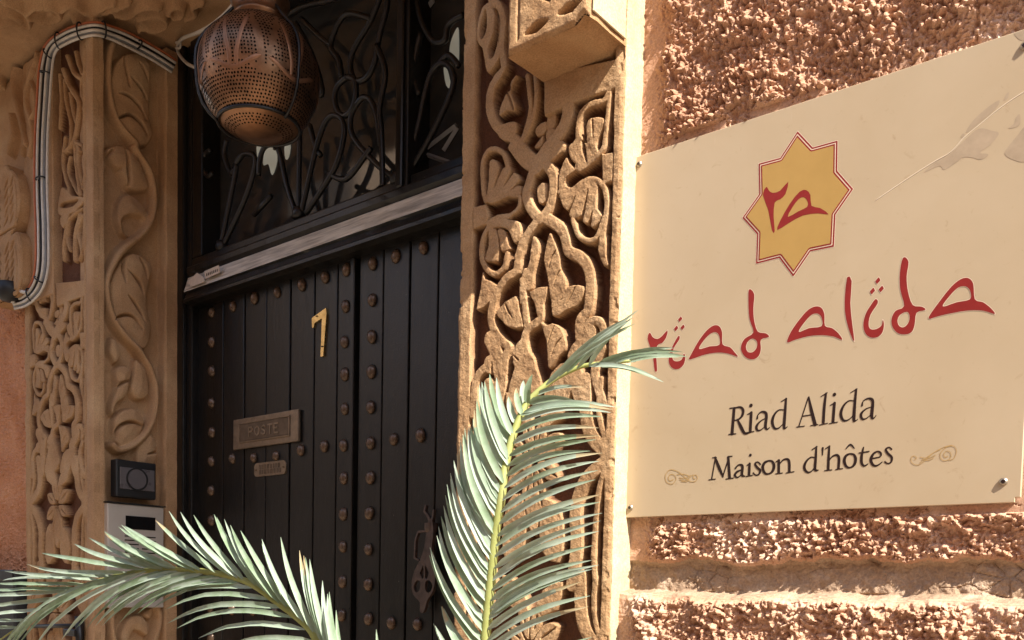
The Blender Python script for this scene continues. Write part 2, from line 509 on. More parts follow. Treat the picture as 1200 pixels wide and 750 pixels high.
# houses across the alley (behind the viewer) and the upper room added unseen to shade the door and left side
opp = thing('opposite_house', 'plain plastered house across the alley behind the viewer', 'house', (0, -2.2, 0))
box('wall', -3.4, 14, -3.2, -2.2, 0, 4.5, M['plaster'], opp)
op2 = thing('opposite_house', 'taller plastered house further down the alley beyond the low wall', 'house', (-12, -2.2, 0))
box('wall', -22, -6.2, -3.4, -2.3, 0, 5.4, M['plaster'], op2)
lw = thing('sky_gap_wall', 'low plastered wall added unseen so the door reflects sky above it', 'wall', (-4.8, -2.2, 0))
box('wall', -6.19, -3.41, -2.55, -2.25, 0, 2.7, M['plaster'], lw, 0.03)  # added low so the open sky above it reflects in the door
brg = thing('shade_occluder', 'plastered upper room added unseen over the doorway to shade its left side', 'upper room', (-1.7, 0.8, 3.3))
PX1, PZ = -0.15, 3.30
box('occluder', -3.3, PX1, 0.36, 1.231, PZ, PZ+1.9, M['plaster'], brg)
for k in range(6):
    box('occluder_beam', -3.2+k*0.58, -3.08+k*0.58, 0.38, 1.20, PZ-0.12, PZ-0.002, M['wood_dark'], brg, 0.008)

# ================================================================== facade wall
YP = 1.200                    # front of pilasters
XRL, XRR = -1.119, -0.785     # right pilaster
JX = -2.450                   # left jamb (faces the opening)
XLL = -2.880                  # outer edge of left pilaster
YB = onX(206, 450, JX).y      # where the jamb meets the door frame
SZ = 1.50+EYE                 # soffit height
wall = thing('house_wall', 'pink roughcast house wall around the carved doorway', 'wall', (0, 1.5, 0))

def roughcast(xx, zz, amp, seed):
    wx = xx+0.011*(fbm(xx*75, zz*75, seed+5, 4)-0.5); wz = zz+0.011*(fbm(xx*75+31, zz*75, seed+6, 4)-0.5)
    f1, f2, v = worley(wx*132, wz*132, seed)
    blob = np.clip(1-f1*1.25, 0, 1)**0.62*(0.30+0.85*v)
    g1, g2, w = worley(wx*230+4.3, wz*230, seed+1)
    small = np.clip(1-g1*1.25, 0, 1)**0.7*(0.15+0.85*w)
    m = fbm(xx*26, zz*26, seed+2, 4)
    big = fbm(xx*7, zz*7, seed+3, 4)
    keep = np.clip((m-0.33)*5, 0.12, 1)
    rg = 1-np.abs(fbm(wx*95+3, wz*95, seed+8, 4)*2-1)*2.2
    h = blob*keep*0.58+small*0.30+np.clip(rg, -0.4, 1)*0.22+(m-0.5)*0.34+(big-0.5)*0.2
    return h*amp

def facade_right():
    res = 0.0016
    xs = np.arange(XRR-0.002, 0.30, res); zs = np.arange(-0.30, 1.20, res)
    xx, zz = np.meshgrid(xs, zs, indexing='ij')
    # base profile: wall face, weathered band, ledge, plinth
    edge = 0.046+0.012*(fbm(xx*22, zz*0, 3, 4)-0.5)*2
    ledge = -0.001+0.006*(fbm(xx*30, zz*0, 9, 3)-0.5)*2
    base = np.full(xx.shape, 1.2505)
    t = np.clip((edge-zz)/(edge-ledge+1e-6), 0, 1)
    base = base+0.004*np.clip((edge-zz)/0.004, 0, 1)*(zz > ledge)          # the roughcast ends in a small step
    base = base-0.005*t**2-0.022*np.clip((t-0.88)/0.12, 0, 1)**1.4
    pl = np.clip((ledge-zz)/0.003, 0, 1)
    base = np.where(zz < ledge, 1.2275-0.004*pl, base)
    # amplitude
    near = np.clip((xx-(XRR+0.018+0.02*fbm(zz*14, zz*0+2, 21, 3)))/0.028, 0, 1)
    amp = 0.0225*np.clip((zz-edge)/0.006, 0, 1)*(0.12+0.88*near)
    smear = np.clip((fbm(xx*9+3, zz*9, 40, 4)-0.60)*9, 0, 1)*np.clip(1-(xx-XRR)/0.2, 0, 1)
    amp = amp*(1-0.6*smear)
    h = roughcast(xx, zz, 1.0, 100)*amp
    ampl = 0.022*np.clip((ledge-0.004-zz)/0.006, 0, 1)*np.clip((xx-XRR-0.012)/0.03, 0.1, 1)
    h2 = roughcast(xx*0.86+5, zz*0.86, 1.0, 200)*ampl
    # crackle of the band
    band = (zz > ledge)*(zz < edge)
    c1, c2, cv = worley(xx*38, zz*55, 60)
    crack = np.clip(1-(c2-c1)*9, 0, 1)*np.clip((fbm(xx*11, zz*11, 77, 3)-0.42)*7, 0, 1)
    flake = (cv > 0.72)*np.clip((c2-c1)*9, 0, 1)*np.clip((fbm(xx*13, zz*13, 71, 3)-0.45)*7, 0, 1)
    hb = band*(0.0036*(fbm(xx*85, zz*85, 62, 4)-0.5)*2-0.0022*crack-0.0020*flake)
    Y = base-h-h2-hb
    behind = (xx > XRR-0.01) & (xx < -0.19) & (zz > 0.105) & (zz < 0.69)
    Y = np.where(behind, np.maximum(Y, 1.2435), Y)            # plaster pressed flat behind the sign
    V = np.stack([xx, Y, zz+EYE], -1)
    ow = grid_mesh('rough_stucco', V, M['stucco'], wall, smooth=False)
    ow.data.materials.append(M['band'])
    bq = (zz > ledge-0.002) & (zz < edge)
    ow.data.polygons.foreach_set('material_index', bq[:-1, :-1].astype(np.int32).ravel())
facade_right()
def facade_left():
    res = 0.0028
    xs = np.arange(-3.75, XLL+0.004, res); zs = np.arange(-0.35, 1.0, res)
    xx, zz = np.meshgrid(xs, zs, indexing='ij')
    near = np.clip((XLL-0.012-xx)/0.05, 0.05, 1)
    Y = 1.252-roughcast(xx*0.9, zz*0.9, 0.012, 300)*near
    grid_mesh('rough_stucco', np.stack([xx, Y, zz+EYE], -1), M['stucco_orange'], wall, smooth=False)
facade_left()
# the rest of the wall, out of the picture, at coarser relief
def coarse(x0, x1, z0, z1, matn, seed, res=0.012):
    xs = np.arange(x0, x1+res, res); zs = np.arange(z0, z1+res, res)
    xx, zz = np.meshgrid(xs, zs, indexing='ij')
    Y = 1.262-roughcast(xx*0.35, zz*0.35, 0.014, seed)
    grid_mesh('wall_face', np.stack([xx, Y, zz], -1), M[matn], wall)
coarse(0.30, 3.6, 0.0, 4.2, 'stucco', 400, 0.02)
coarse(-0.787, 0.30, EYE+1.2, 4.2, 'stucco', 410, 0.02)
coarse(-0.787, 0.30, 0.0, EYE-0.30, 'stucco', 420, 0.02)
coarse(-5.5, -3.75, 0.0, 4.2, 'stucco_orange', 430, 0.02)
coarse(-3.75, XLL, 0.0, EYE-0.35, 'stucco_orange', 440, 0.02)
coarse(-3.75, XLL, EYE+1.0, SZ, 'stucco_orange', 450, 0.02)
box('upper_wall', -5.5, 3.6, 1.232, 1.6, SZ+0.26, 5.4, M['plaster'], wall)
box('inner_wall', XRR-0.01, 3.6, 1.300, 1.9, 0.0, SZ+0.25, M['plaster'], wall)
box('inner_wall', -5.5, XLL+0.01, 1.300, 1.9, 0.0, SZ+0.25, M['plaster'], wall)

# ================================================================== carved relief
class Relief:
    def __init__(s, x0, x1, z0, z1, res):
        s.xs = np.arange(x0, x1+res*0.5, res); s.zs = np.arange(z0, z1+res*0.5, res)
        s.res = res; s.grow = 0.0
        s.H = np.zeros((len(s.xs), len(s.zs)))
    def win(s, P, pad):
        P = np.array([p[:2] for p in P]); lo = P.min(0)-pad; hi = P.max(0)+pad
        i0, i1 = np.searchsorted(s.xs, [lo[0], hi[0]]); j0, j1 = np.searchsorted(s.zs, [lo[1], hi[1]])
        if i1 <= i0 or j1 <= j0: return None
        return np.s_[i0:i1, j0:j1], *np.meshgrid(s.xs[i0:i1], s.zs[j0:j1], indexing='ij')
    def put(s, d, sl, h, bev, dome, domew):
        t = np.clip((s.grow-d)/bev, 0, 1); t = t*t*(3-2*t)
        hh = h*t*(1-dome)+h*dome*np.clip(-d/domew, 0, 1)**0.6*t
        s.H[sl] = np.maximum(s.H[sl], hh)
    def poly(s, P, h=1.0, bev=0.0026, dome=0.02, domew=0.014, smooth=3):
        if smooth: P = catmull([p[:2] for p in P], smooth, True)
        w = s.win(P, 0.002+s.grow)
        if w is None: return
        s.put(sd_poly(P, w[1], w[2]), w[0], h, bev, dome, domew)
    def stroke(s, P, h=1.0, bev=0.0026, dome=0.03, smooth=4):
        if smooth and len(P) > 2: P = catmull(P, smooth)
        wmax = max(p[2] for p in P)
        w = s.win(P, wmax)
        if w is None: return
        s.put(sd_stroke(P, w[1], w[2]), w[0], h, bev, dome, max(wmax*0.45, 0.004))
    def cut(s, P, depth=0.6, bev=0.003, poly=False, smooth=4):
        P = catmull(P, smooth, poly) if (smooth and len(P) > 2) else P
        w = s.win(P, 0.03)
        if w is None: return
        d = sd_poly(P, w[1], w[2]) if poly else sd_stroke(P, w[1], w[2])
        t = np.clip(-d/bev, 0, 1); t = t*t*(3-2*t)
        s.H[w[0]] = np.minimum(s.H[w[0]], 1-depth*t+(s.H[w[0]]-1)*0)if False else s.H[w[0]]*(1-depth*t)
    def blur(s, n=1):
        for _ in range(n):
            H = np.pad(s.H, 1, mode='edge')
            s.H = (H[:-2, 1:-1]+H[2:, 1:-1]+H[1:-1, :-2]+H[1:-1, 2:]+4*H[1:-1, 1:-1])/8

# right hand panel: outlines measured on the photograph, put on the plane of the pilaster
U0 = XRL
def RP(region, pts):
    ox, oy, s = region
    out = []
    for p in pts:
        v = onY(ox+p[0]/s, oy+p[1]/s, YP)
        r = [v.x-U0, v.z]
        if len(p) > 2:
            r.append(p[2]/s*0.00172)
        out.append(tuple(r))
    return out
# left hand panel, same carving on a wider shaft
LSC = 1.172
def LP(region, pts):
    ox, oy, s = region
    out = []
    for p in pts:
        v = onY(ox+p[0]/s, oy+p[1]/s, YP)
        r = [(v.x-XLL)/LSC, v.z]
        if len(p) > 2: r.append(p[2]/s*0.0040/LSC)
        out.append(tuple(r))
    return out
A = (540, 0, 5.4545); B = (540, 90, 6.0); C = (540, 170, 6.0); Dd = (540, 250, 6.0); Ee = (540, 330, 6.0)
L1 = (20, 50, 6.0); L2 = (0, 165, 5.4545); L3 = (0, 290, 5.4545); L4 = (0, 415, 5.4545); L5 = (0, 540, 5.4545)

def W(pts, w): return [(x, y, w) for x, y in pts]
def carve_panel():
    R = Relief(0.0, 0.334, EYE-0.36, SZ, 0.0012)
    R.grow = 0.0016
    P, S, K = R.poly, R.stroke, R.cut
    # ---- A
    P(RP(A, [(170, 15), (130, 60), (100, 200), (110, 280), (135, 310), (150, 400), (170, 465), (215, 420), (245, 350), (240, 250), (245, 160), (215, 50), (190, 10)]))
    K(RP(A, [(155, 60), (125, 150), (120, 230), (140, 250), (165, 190), (165, 80)]), 0.95, poly=True)
    K(RP(A, [(195, 40), (215, 90), (205, 200), (175, 300), (180, 365), (205, 365), (230, 280), (240, 180), (225, 80)]), 0.95, poly=True)
    S(RP(A, W([(170, -160), (175, -60), (200, 0), (245, 40), (268, 120), (265, 200), (255, 290), (265, 370), (270, 430), (230, 490), (200, 560), (190, 640)], 44)))
    # ---- B
    S(RP(B, W([(262, -10), (220, 60), (200, 130), (203, 230), (228, 310), (275, 370), (335, 410), (390, 450), (440, 520), (500, 575), (530, 605)], 62)))
    P(RP(B, [(230, 320), (285, 330), (350, 310), (390, 320), (385, 400), (340, 450), (270, 430)]))
    P(RP(B, [(400, -20), (365, 50), (355, 110), (385, 190), (372, 235), (320, 240), (268, 275), (275, 210), (318, 110), (345, 90), (350, 30)]))
    K(RP(B, [(320, 105, 10), (345, 160, 14), (365, 225, 12)]), 0.7)
    S(RP(B, W([(465, -10), (482, 120), (488, 230), (455, 360), (420, 455)], 34)))
    S(RP(B, W([(518, -10), (532, 100), (520, 220), (485, 340), (425, 455)], 34)))
    S(RP(B, W([(752, 190), (740, 290), (700, 380), (640, 455), (580, 530), (535, 600)], 80)))
    P(RP(B, [(510, 350), (585, 300), (582, 385), (520, 412)]), 0.8, smooth=2)
    P(RP(B, [(590, 250), (652, 235), (650, 340), (590, 380)]), 0.75, smooth=2)
    P(RP(B, [(590, 375), (652, 352), (652, 425), (590, 450)]), 0.85, smooth=2)
    P(RP(B, [(508, 480), (570, 400), (562, 480), (512, 500)]), 0.85, smooth=2)
    S(RP(B, W([(1042, 95), (1000, 165), (910, 190), (848, 250), (826, 340), (822, 425)], 38)))
    S(RP(B, W([(1040, 105), (1030, 250), (1012, 420), (1000, 500), (945, 575)], 32)))
    P(RP(B, [(882, 330), (920, 285), (1000, 285), (1000, 345), (960, 440), (942, 560), (905, 605), (888, 540), (880, 420)]))
    K(RP(B, [(922, 300, 12), (926, 360, 12), (928, 430, 5)]), 0.75)
    P(RP(B, [(815, 420), (852, 415), (872, 540), (882, 610), (800, 610), (760, 560), (755, 500), (785, 460)]))
    # ---- C
    S(RP(C, W([(360, 5), (440, 110), (530, 165)], 66)))
    S(RP(C, W([(690, 15), (600, 95), (530, 165)], 72)))
    S(RP(C, W([(500, 180), (472, 270), (455, 350), (485, 440), (550, 525)], 62)))
    S(RP(C, W([(585, 120), (640, 210), (642, 340), (610, 450), (555, 525)], 62)))
    P(RP(C, [(525, 285), (592, 255), (592, 390), (532, 402)]), 0.85, smooth=2)
    S(RP(C, W([(325, 150), (300, 65), (240, 25), (182, 45), (148, 130), (150, 300), (170, 390)], 34)))
    P(RP(C, [(172, 395), (190, 260), (200, 112), (240, 100), (268, 150), (262, 225), (292, 160), (335, 148), (352, 170), (318, 262), (372, 185), (412, 235), (375, 288), (418, 278), (412, 372), (330, 365), (230, 410)]), smooth=2)
    K(RP(C, [(268, 180, 12), (250, 240, 14), (226, 310, 5)]), 0.75)
    K(RP(C, [(350, 190, 10), (325, 240, 13), (296, 290, 5)]), 0.75)
    K(RP(C, [(412, 245, 8), (380, 285, 12), (345, 315, 4)]), 0.75)
    P(RP(C, [(84, 432), (175, 410), (192, 500), (180, 560), (84, 592)]), smooth=0)
    S(RP(C, W([(412, 370), (400, 440), (340, 490), (250, 505), (185, 550)], 30)))
    P(RP(C, [(740, 80), (700, 160), (680, 230), (684, 325), (745, 335), (790, 300), (735, 282), (738, 225), (800, 180), (790, 150), (762, 122)]), smooth=2)
    S(RP(C, W([(690, 325), (780, 312), (850, 258), (920, 236), (985, 270), (1016, 350), (1018, 450), (998, 600)], 36)))
    P(RP(C, [(688, 332), (780, 312), (850, 262), (920, 242), (962, 290), (952, 440), (992, 488), (940, 572), (908, 572), (920, 470), (885, 550), (852, 540), (858, 500), (890, 310), (842, 492), (790, 512), (752, 490), (800, 360), (742, 462), (700, 400)]), smooth=2)
    P(RP(C, [(988, 62), (1072, 48), (1062, 250), (1005, 272), (988, 240)]), smooth=0)
    P(RP(C, [(772, -15), (758, 60), (800, 120), (790, 160), (830, 192), (920, 130), (965, 88), (942, -10)]), smooth=2)
    K(RP(C, [(852, -30, 18), (862, 30, 26), (880, 115, 8)]), 0.85)
    # ---- D
    S(RP(Dd, W([(520, 70), (440, 190), (402, 300), (388, 400), (320, 452), (262, 530), (228, 600), (212, 720)], 58)))
    S(RP(Dd, W([(590, 30), (690, 95), (728, 170), (752, 262), (830, 302), (888, 380), (906, 480), (905, 600)], 66)))
    S(RP(Dd, W([(340, 15), (255, 40), (182, 110), (148, 200), (142, 310), (180, 395), (238, 425), (298, 380), (322, 285)], 38)))
    P(RP(Dd, [(190, 115), (240, 105), (266, 220), (252, 335), (200, 342), (163, 325), (190, 220)]), smooth=2)
    P(RP(Dd, [(250, 110), (305, 115), (338, 220), (352, 250), (282, 270), (268, 190)]), smooth=2)
    P(RP(Dd, [(188, 105), (260, 42), (350, 42), (412, 62), (422, 130), (402, 190), (372, 212), (330, 120), (270, 100)]), smooth=2)
    P(RP(Dd, [(150, 395), (165, 455), (247, 500), (205, 620), (108, 685), (128, 560)]), smooth=2)
    P(RP(Dd, [(510, 155), (546, 210), (540, 300), (512, 420), (502, 520), (460, 545), (442, 450), (476, 340), (490, 220)]))
    S(RP(Dd, W([(450, 400), (425, 520), (425, 620)], 34)))
    P(RP(Dd, [(630, 135), (600, 200), (580, 330), (600, 440), (620, 560), (640, 625), (690, 620), (732, 550), (738, 470), (702, 390), (692, 300), (655, 190)]))
    K(RP(Dd, [(665, 262, 9), (632, 310, 13), (616, 380, 5)]), 0.6)
    K(RP(Dd, [(702, 388, 9), (668, 440, 13), (650, 510, 5)]), 0.6)
    S(RP(Dd, W([(782, 40), (822, 150), (880, 188), (940, 178), (972, 120), (1000, 30)], 34)))
    P(RP(Dd, [(978, 120), (1012, 110), (1022, 300), (1038, 360), (1000, 372), (958, 260)]), smooth=2)
    # ---- E
    S(RP(Ee, W([(260, 50), (222, 150), (206, 250), (230, 345), (285, 420), (330, 460), (312, 520), (298, 640)], 56)))
    P(RP(Ee, [(243, 208), (382, 96), (412, 200), (438, 322), (335, 322), (290, 282)]), smooth=2)
    K(RP(Ee, [(312, 158, 10), (335, 210, 14), (362, 255, 5)]), 0.75)
    S(RP(Ee, W([(430, -10), (442, 120), (452, 240), (462, 320)], 46)))
    P(RP(Ee, [(478, 72), (607, 28), (582, 150), (578, 268), (540, 272), (512, 150)]), smooth=2)
    P(RP(Ee, [(608, -20), (630, 150), (640, 242), (690, 238), (740, 202), (812, 172), (862, 90), (862, 28), (780, 22), (730, 50), (700, 130), (670, 60)]), smooth=2)
    K(RP(Ee, [(800, 40, 9), (770, 100, 14), (735, 160, 5)]), 0.7)
    S(RP(Ee, W([(545, 275), (462, 340), (440, 440), (458, 520), (470, 640)], 56)))
    P(RP(Ee, [(548, 278), (600, 302), (640, 290), (702, 322), (737, 420), (732, 480), (690, 520), (640, 600), (608, 600), (600, 420)]), smooth=2)
    K(RP(Ee, [(655, 310, 9), (628, 380, 12), (612, 440, 5)]), 0.6)
    K(RP(Ee, [(700, 400, 9), (660, 450, 13), (632, 530, 5)]), 0.6)
    S(RP(Ee, W([(905, 90), (890, 200), (842, 262), (832, 340), (842, 460)], 70)))
    S(RP(Ee, W([(868, 335), (905, 282), (965, 278), (1000, 345), (980, 420)], 52)))
    P(RP(Ee, [(168, 640), (163, 545), (208, 512), (258, 548), (262, 640)]))
    K(RP(Ee, [(212, 575, 20), (214, 640, 18)]), 0.9)
    P(RP(Ee, [(360, 500), (425, 398), (448, 500), (440, 600), (380, 620)]), smooth=2)
    K(RP(Ee, [(372, 520, 8), (410, 560, 12), (435, 600, 6)]), 0.7)
    P(RP(B, [(585, 276), (585, -20), (1100, -130), (1100, 72), (780, 187)]), smooth=0, dome=0)      # plain patch under the corbel
    # ---- lower part
    S(LP(L4, W([(240, 500), (258, 560), (270, 650), (262, 760)], 46)))
    S(LP(L4, W([(488, 500), (482, 530), (455, 580), (462, 680), (482, 760)], 46)))
    P(LP(L4, [(308, 602), (345, 558), (362, 620), (377, 700), (340, 760), (288, 760)]), smooth=2)
    P(LP(L4, [(398, 642), (440, 600), (452, 700), (430, 760), (378, 760)]), smooth=2)
    S(LP(L4, W([(200, 780), (206, 650), (238, 598)], 26)))
    S(LP(L4, W([(535, 780), (505, 650), (522, 560)], 26)))
    for dz in (0.0, -0.31):
        def sh(pts): return [(p[0], p[1]+dz)+tuple(p[2:]) for p in pts]
        cx, cz = LP(L5, [(362, 280)])[0]
        cz += dz
        for k in range(8):
            a = math.pi/8+k*math.pi/4
            rx, rz = 0.062, 0.098
            if k % 2: rx *= 0.92; rz *= 0.85
            ca, sa = math.cos(a), math.sin(a)
            tip = (cx+rx*ca, cz+rz*sa)
            b1 = (cx+rx*0.62*math.cos(a-0.32), cz+rz*0.62*math.sin(a-0.32))
            b2 = (cx+rx*0.62*math.cos(a+0.32), cz+rz*0.62*math.sin(a+0.32))
            c0 = (cx+rx*0.12*ca, cz+rz*0.12*sa)
            P([c0, b1, tip, b2], smooth=3)
            K([(cx+rx*0.4*ca, cz+rz*0.4*sa, 0.003), (cx+rx*0.7*ca, cz+rz*0.7*sa, 0.005), (cx+rx*0.95*ca, cz+rz*0.95*sa, 0.002)], 0.7)
        S(sh(LP(L5, W([(240, -10), (252, 120), (235, 200), (195, 265)], 40))))
        S(sh(LP(L5, W([(205, -10), (212, 120), (195, 250)], 18))))
        S(sh(LP(L5, W([(190, 285), (230, 350), (258, 450), (255, 600), (265, 740)], 38))))
        S(sh(LP(L5, W([(190, 300), (205, 400), (210, 600), (205, 740)], 18))))
        S(sh(LP(L5, W([(482, -10), (488, 120), (505, 200), (545, 262)], 40))))
        S(sh(LP(L5, W([(522, -10), (520, 120), (545, 240)], 18))))
        S(sh(LP(L5, W([(548, 280), (495, 350), (470, 450), (475, 600), (465, 740)], 38))))
        S(sh(LP(L5, W([(545, 300), (525, 400), (518, 600), (525, 740)], 18))))
        P(sh(LP(L5, [(300, 430), (330, 400), (350, 500), (340, 620), (300, 660), (285, 560)])), smooth=2)
        P(sh(LP(L5, [(395, 420), (430, 460), (445, 560), (430, 660), (390, 620), (380, 500)])), smooth=2)
        P(sh(LP(L5, [(360, 370), (385, 470), (365, 560), (345, 460)])), smooth=2)
        P(sh(LP(L5, [(285, 20), (340, 60), (355, 160), (300, 130)])), smooth=2)
        P(sh(LP(L5, [(440, 20), (390, 60), (372, 160), (425, 130)])), smooth=2)
    # ---- upper part (seen on the left pilaster)
    for pts, w in (([(440, 345), (392, 150), (410, -20)], 16), ([(492, 340), (430, 210), (440, 100)], 15), ([(502, 345), (480, 200), (462, -20)], 18),
                   ([(520, 305), (490, 150), (490, 30)], 14), ([(520, 275), (541, 150), (520, 40), (480, 10)], 15),
                   ([(520, 430), (432, 500), (402, 650), (398, 760)], 18), ([(500, 470), (470, 600), (470, 760)], 24),
                   ([(520, 475), (492, 580), (512, 700), (500, 760)], 16), ([(541, 400), (531, 550), (522, 690)], 14),
                   ([(430, 520), (420, 620), (440, 700)], 15)):
        S(LP(L2, W(pts, w)), dome=0.35)
    P(LP(L2, [(365, 445), (378, 350), (400, 292), (460, 350), (545, 362), (475, 452), (390, 482)]), smooth=2)
    K(LP(L2, [(380, 430), (390, 395), (450, 380), (500, 372), (460, 420)]), 0.5, poly=True)
    P(LP(L2, [(380, 500), (400, 470), (440, 470), (400, 560)]), smooth=2)
    for pts, w in (([(310, 185), (352, 300), (420, 420), (412, 560), (388, 680), (330, 760)], 26), ([(320, 260), (332, 400), (370, 600), (352, 760)], 18),
                   ([(360, 350), (382, 480), (405, 560)], 20), ([(460, 60), (462, 200), (440, 300), (470, 440)], 20),
                   ([(340, 90), (380, 200), (432, 245)], 24), ([(400, 60), (420, 150), (450, 220)], 18), ([(290, 220), (300, 420), (290, 600)], 16),
                   ([(400, 690), (430, 760)], 20), ([(330, 660), (320, 760)], 18)):
        S(LP(L1, W(pts, w)), dome=0.35)
    # slabs of rough sandstone left standing as borders
    xx, zz = np.meshgrid(R.xs, R.zs, indexing='ij')
    wob = 0.0035*(fbm(zz*14, xx*0+1, 5, 4)-0.5)
    fr = np.clip((0.032+wob-xx)/0.003, 0, 1)+np.clip((xx-0.315-wob*0.7)/0.003, 0, 1)
    R.H = np.maximum(R.H, np.clip(fr, 0, 1))
    n = (fbm(xx*150, zz*150, 50, 3)-0.5)*0.0016+(fbm(xx*24, zz*24, 55, 4)-0.5)*0.004
    depth = 0.024*(1-R.H)+n
    chip = np.clip((fbm(xx*40, zz*40, 58, 3)-0.68)*20, 0, 1)*0.004
    edge = np.minimum(xx, 0.334-xx)
    depth = depth+0.003*np.clip(1-edge/0.006, 0, 1)*(0.4+fbm(zz*60, xx*0, 59, 3))+chip*np.clip(1-edge/0.012, 0, 1)
    # turn the outer columns back into skirts
    V = np.stack([xx, depth, zz-EYE], -1)
    s0 = V[:1].copy(); s0[..., 1] = 0.06; s1 = V[-1:].copy(); s1[..., 1] = 0.034
    return np.concatenate([s0, V, s1], 0)

pil = thing('carved_pilaster', 'sunlit carved sandstone pilaster between the door and the sign', 'pilaster', (XRL, YP, EYE), 'carved door pilasters')
_V = carve_panel()
pan = grid_mesh('carved_panel', _V+np.array([XRL, YP, EYE]), M['stone_ground_shade'], pil)
_st = np.clip((_V[..., 1]-0.008)/0.006, 0, 1)  # tint follows carving depth, painting shade into gaps and rib walls
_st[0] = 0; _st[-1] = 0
pan.data.attributes.new('ground_shade', 'FLOAT', 'POINT').data.foreach_set('value', _st.astype(np.float32).ravel())
box('shaft', XRL+0.001, XRR-0.004, YP+0.030, YB+0.10, 0.0, SZ-0.002, M['stone_soft'], pil)
box('base_block', XRL-0.004, XRR+0.004, YP-0.012, YP+0.034, 0.0, EYE-0.355, M['stone_soft'], pil, 0.004)
# limewashed return of the pilaster, catching the sun
def edge_plaster():
    zs = np.arange(EYE-0.36, SZ-0.01, 0.004); ys = np.linspace(0, 1, 16)
    yy, zz = np.meshgrid(ys, zs, indexing='ij')
    w = 0.0025*(fbm(zz*30, yy*3, 81, 4)-0.5)
    X = XRR+0.003+w+0.006*(1-np.clip(yy*6, 0, 1))*-0.6+0.002*(fbm(zz*90, yy*9, 83, 3)-0.5)
    wid = 0.058+0.010*(fbm(zz*9, zz*0, 84, 3)-0.5)
    Y = YP+0.004+0.003*(fbm(zz*40, zz*0, 85, 3)-0.5)+yy*wid
    X = X+np.clip(yy-0.9, 0, 1)*0.03
    grid_mesh('limewashed_edge', np.stack([X, Y, zz], -1), M['cream'], pil, flip=True)
edge_plaster()

pl2 = thing('carved_pilaster', 'shaded carved sandstone pilaster left of the door behind the cables', 'pilaster', (XLL, YP, EYE), 'carved door pilasters')
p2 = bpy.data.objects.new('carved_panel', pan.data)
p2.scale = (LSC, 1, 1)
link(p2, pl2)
XT = XLL+0.334*LSC
box('shaft', XLL+0.001, XT-0.002, YP+0.030, YB+0.10, 0.0, SZ-0.002, M['stone_soft'], pl2)
def wavy_strip(name, x0, x1, y0, parent, mat, seed):
    xs = np.array([x0, x0, x0+0.003, (x0+x1)/2, x1-0.004, x1, x1]); yo = np.array([0.04, 0.003, 0, 0, 0, 0.003, 0.03])
    zs = np.arange(EYE-0.36, SZ, 0.006)
    V = np.zeros((len(xs), len(zs), 3))
    for i in range(len(xs)):
        n = 0.003*(fbm(zs*22+i*0.3, zs*0+i*0.4, seed, 4)-0.5)
        V[i, :, 0] = xs[i]+n*0.7; V[i, :, 1] = y0+yo[i]+n; V[i, :, 2] = zs
    return grid_mesh(name, V, mat, parent)
_bp = onY(50, 350, YP)
box('backplate', XLL+0.030, onY(63, 300, YP).x, YP-0.003, YP+0.028, _bp.z, SZ-0.003, M['stone_soft'], pl2, 0.003)
wavy_strip('corner_bead', XT-0.002, JX, YP-0.002, pl2, M['stone_soft'], 91)
box('base_block', XLL-0.004, JX+0.004, YP-0.012, YP+0.034, 0.0, EYE-0.355, M['stone_soft'], pl2, 0.004)
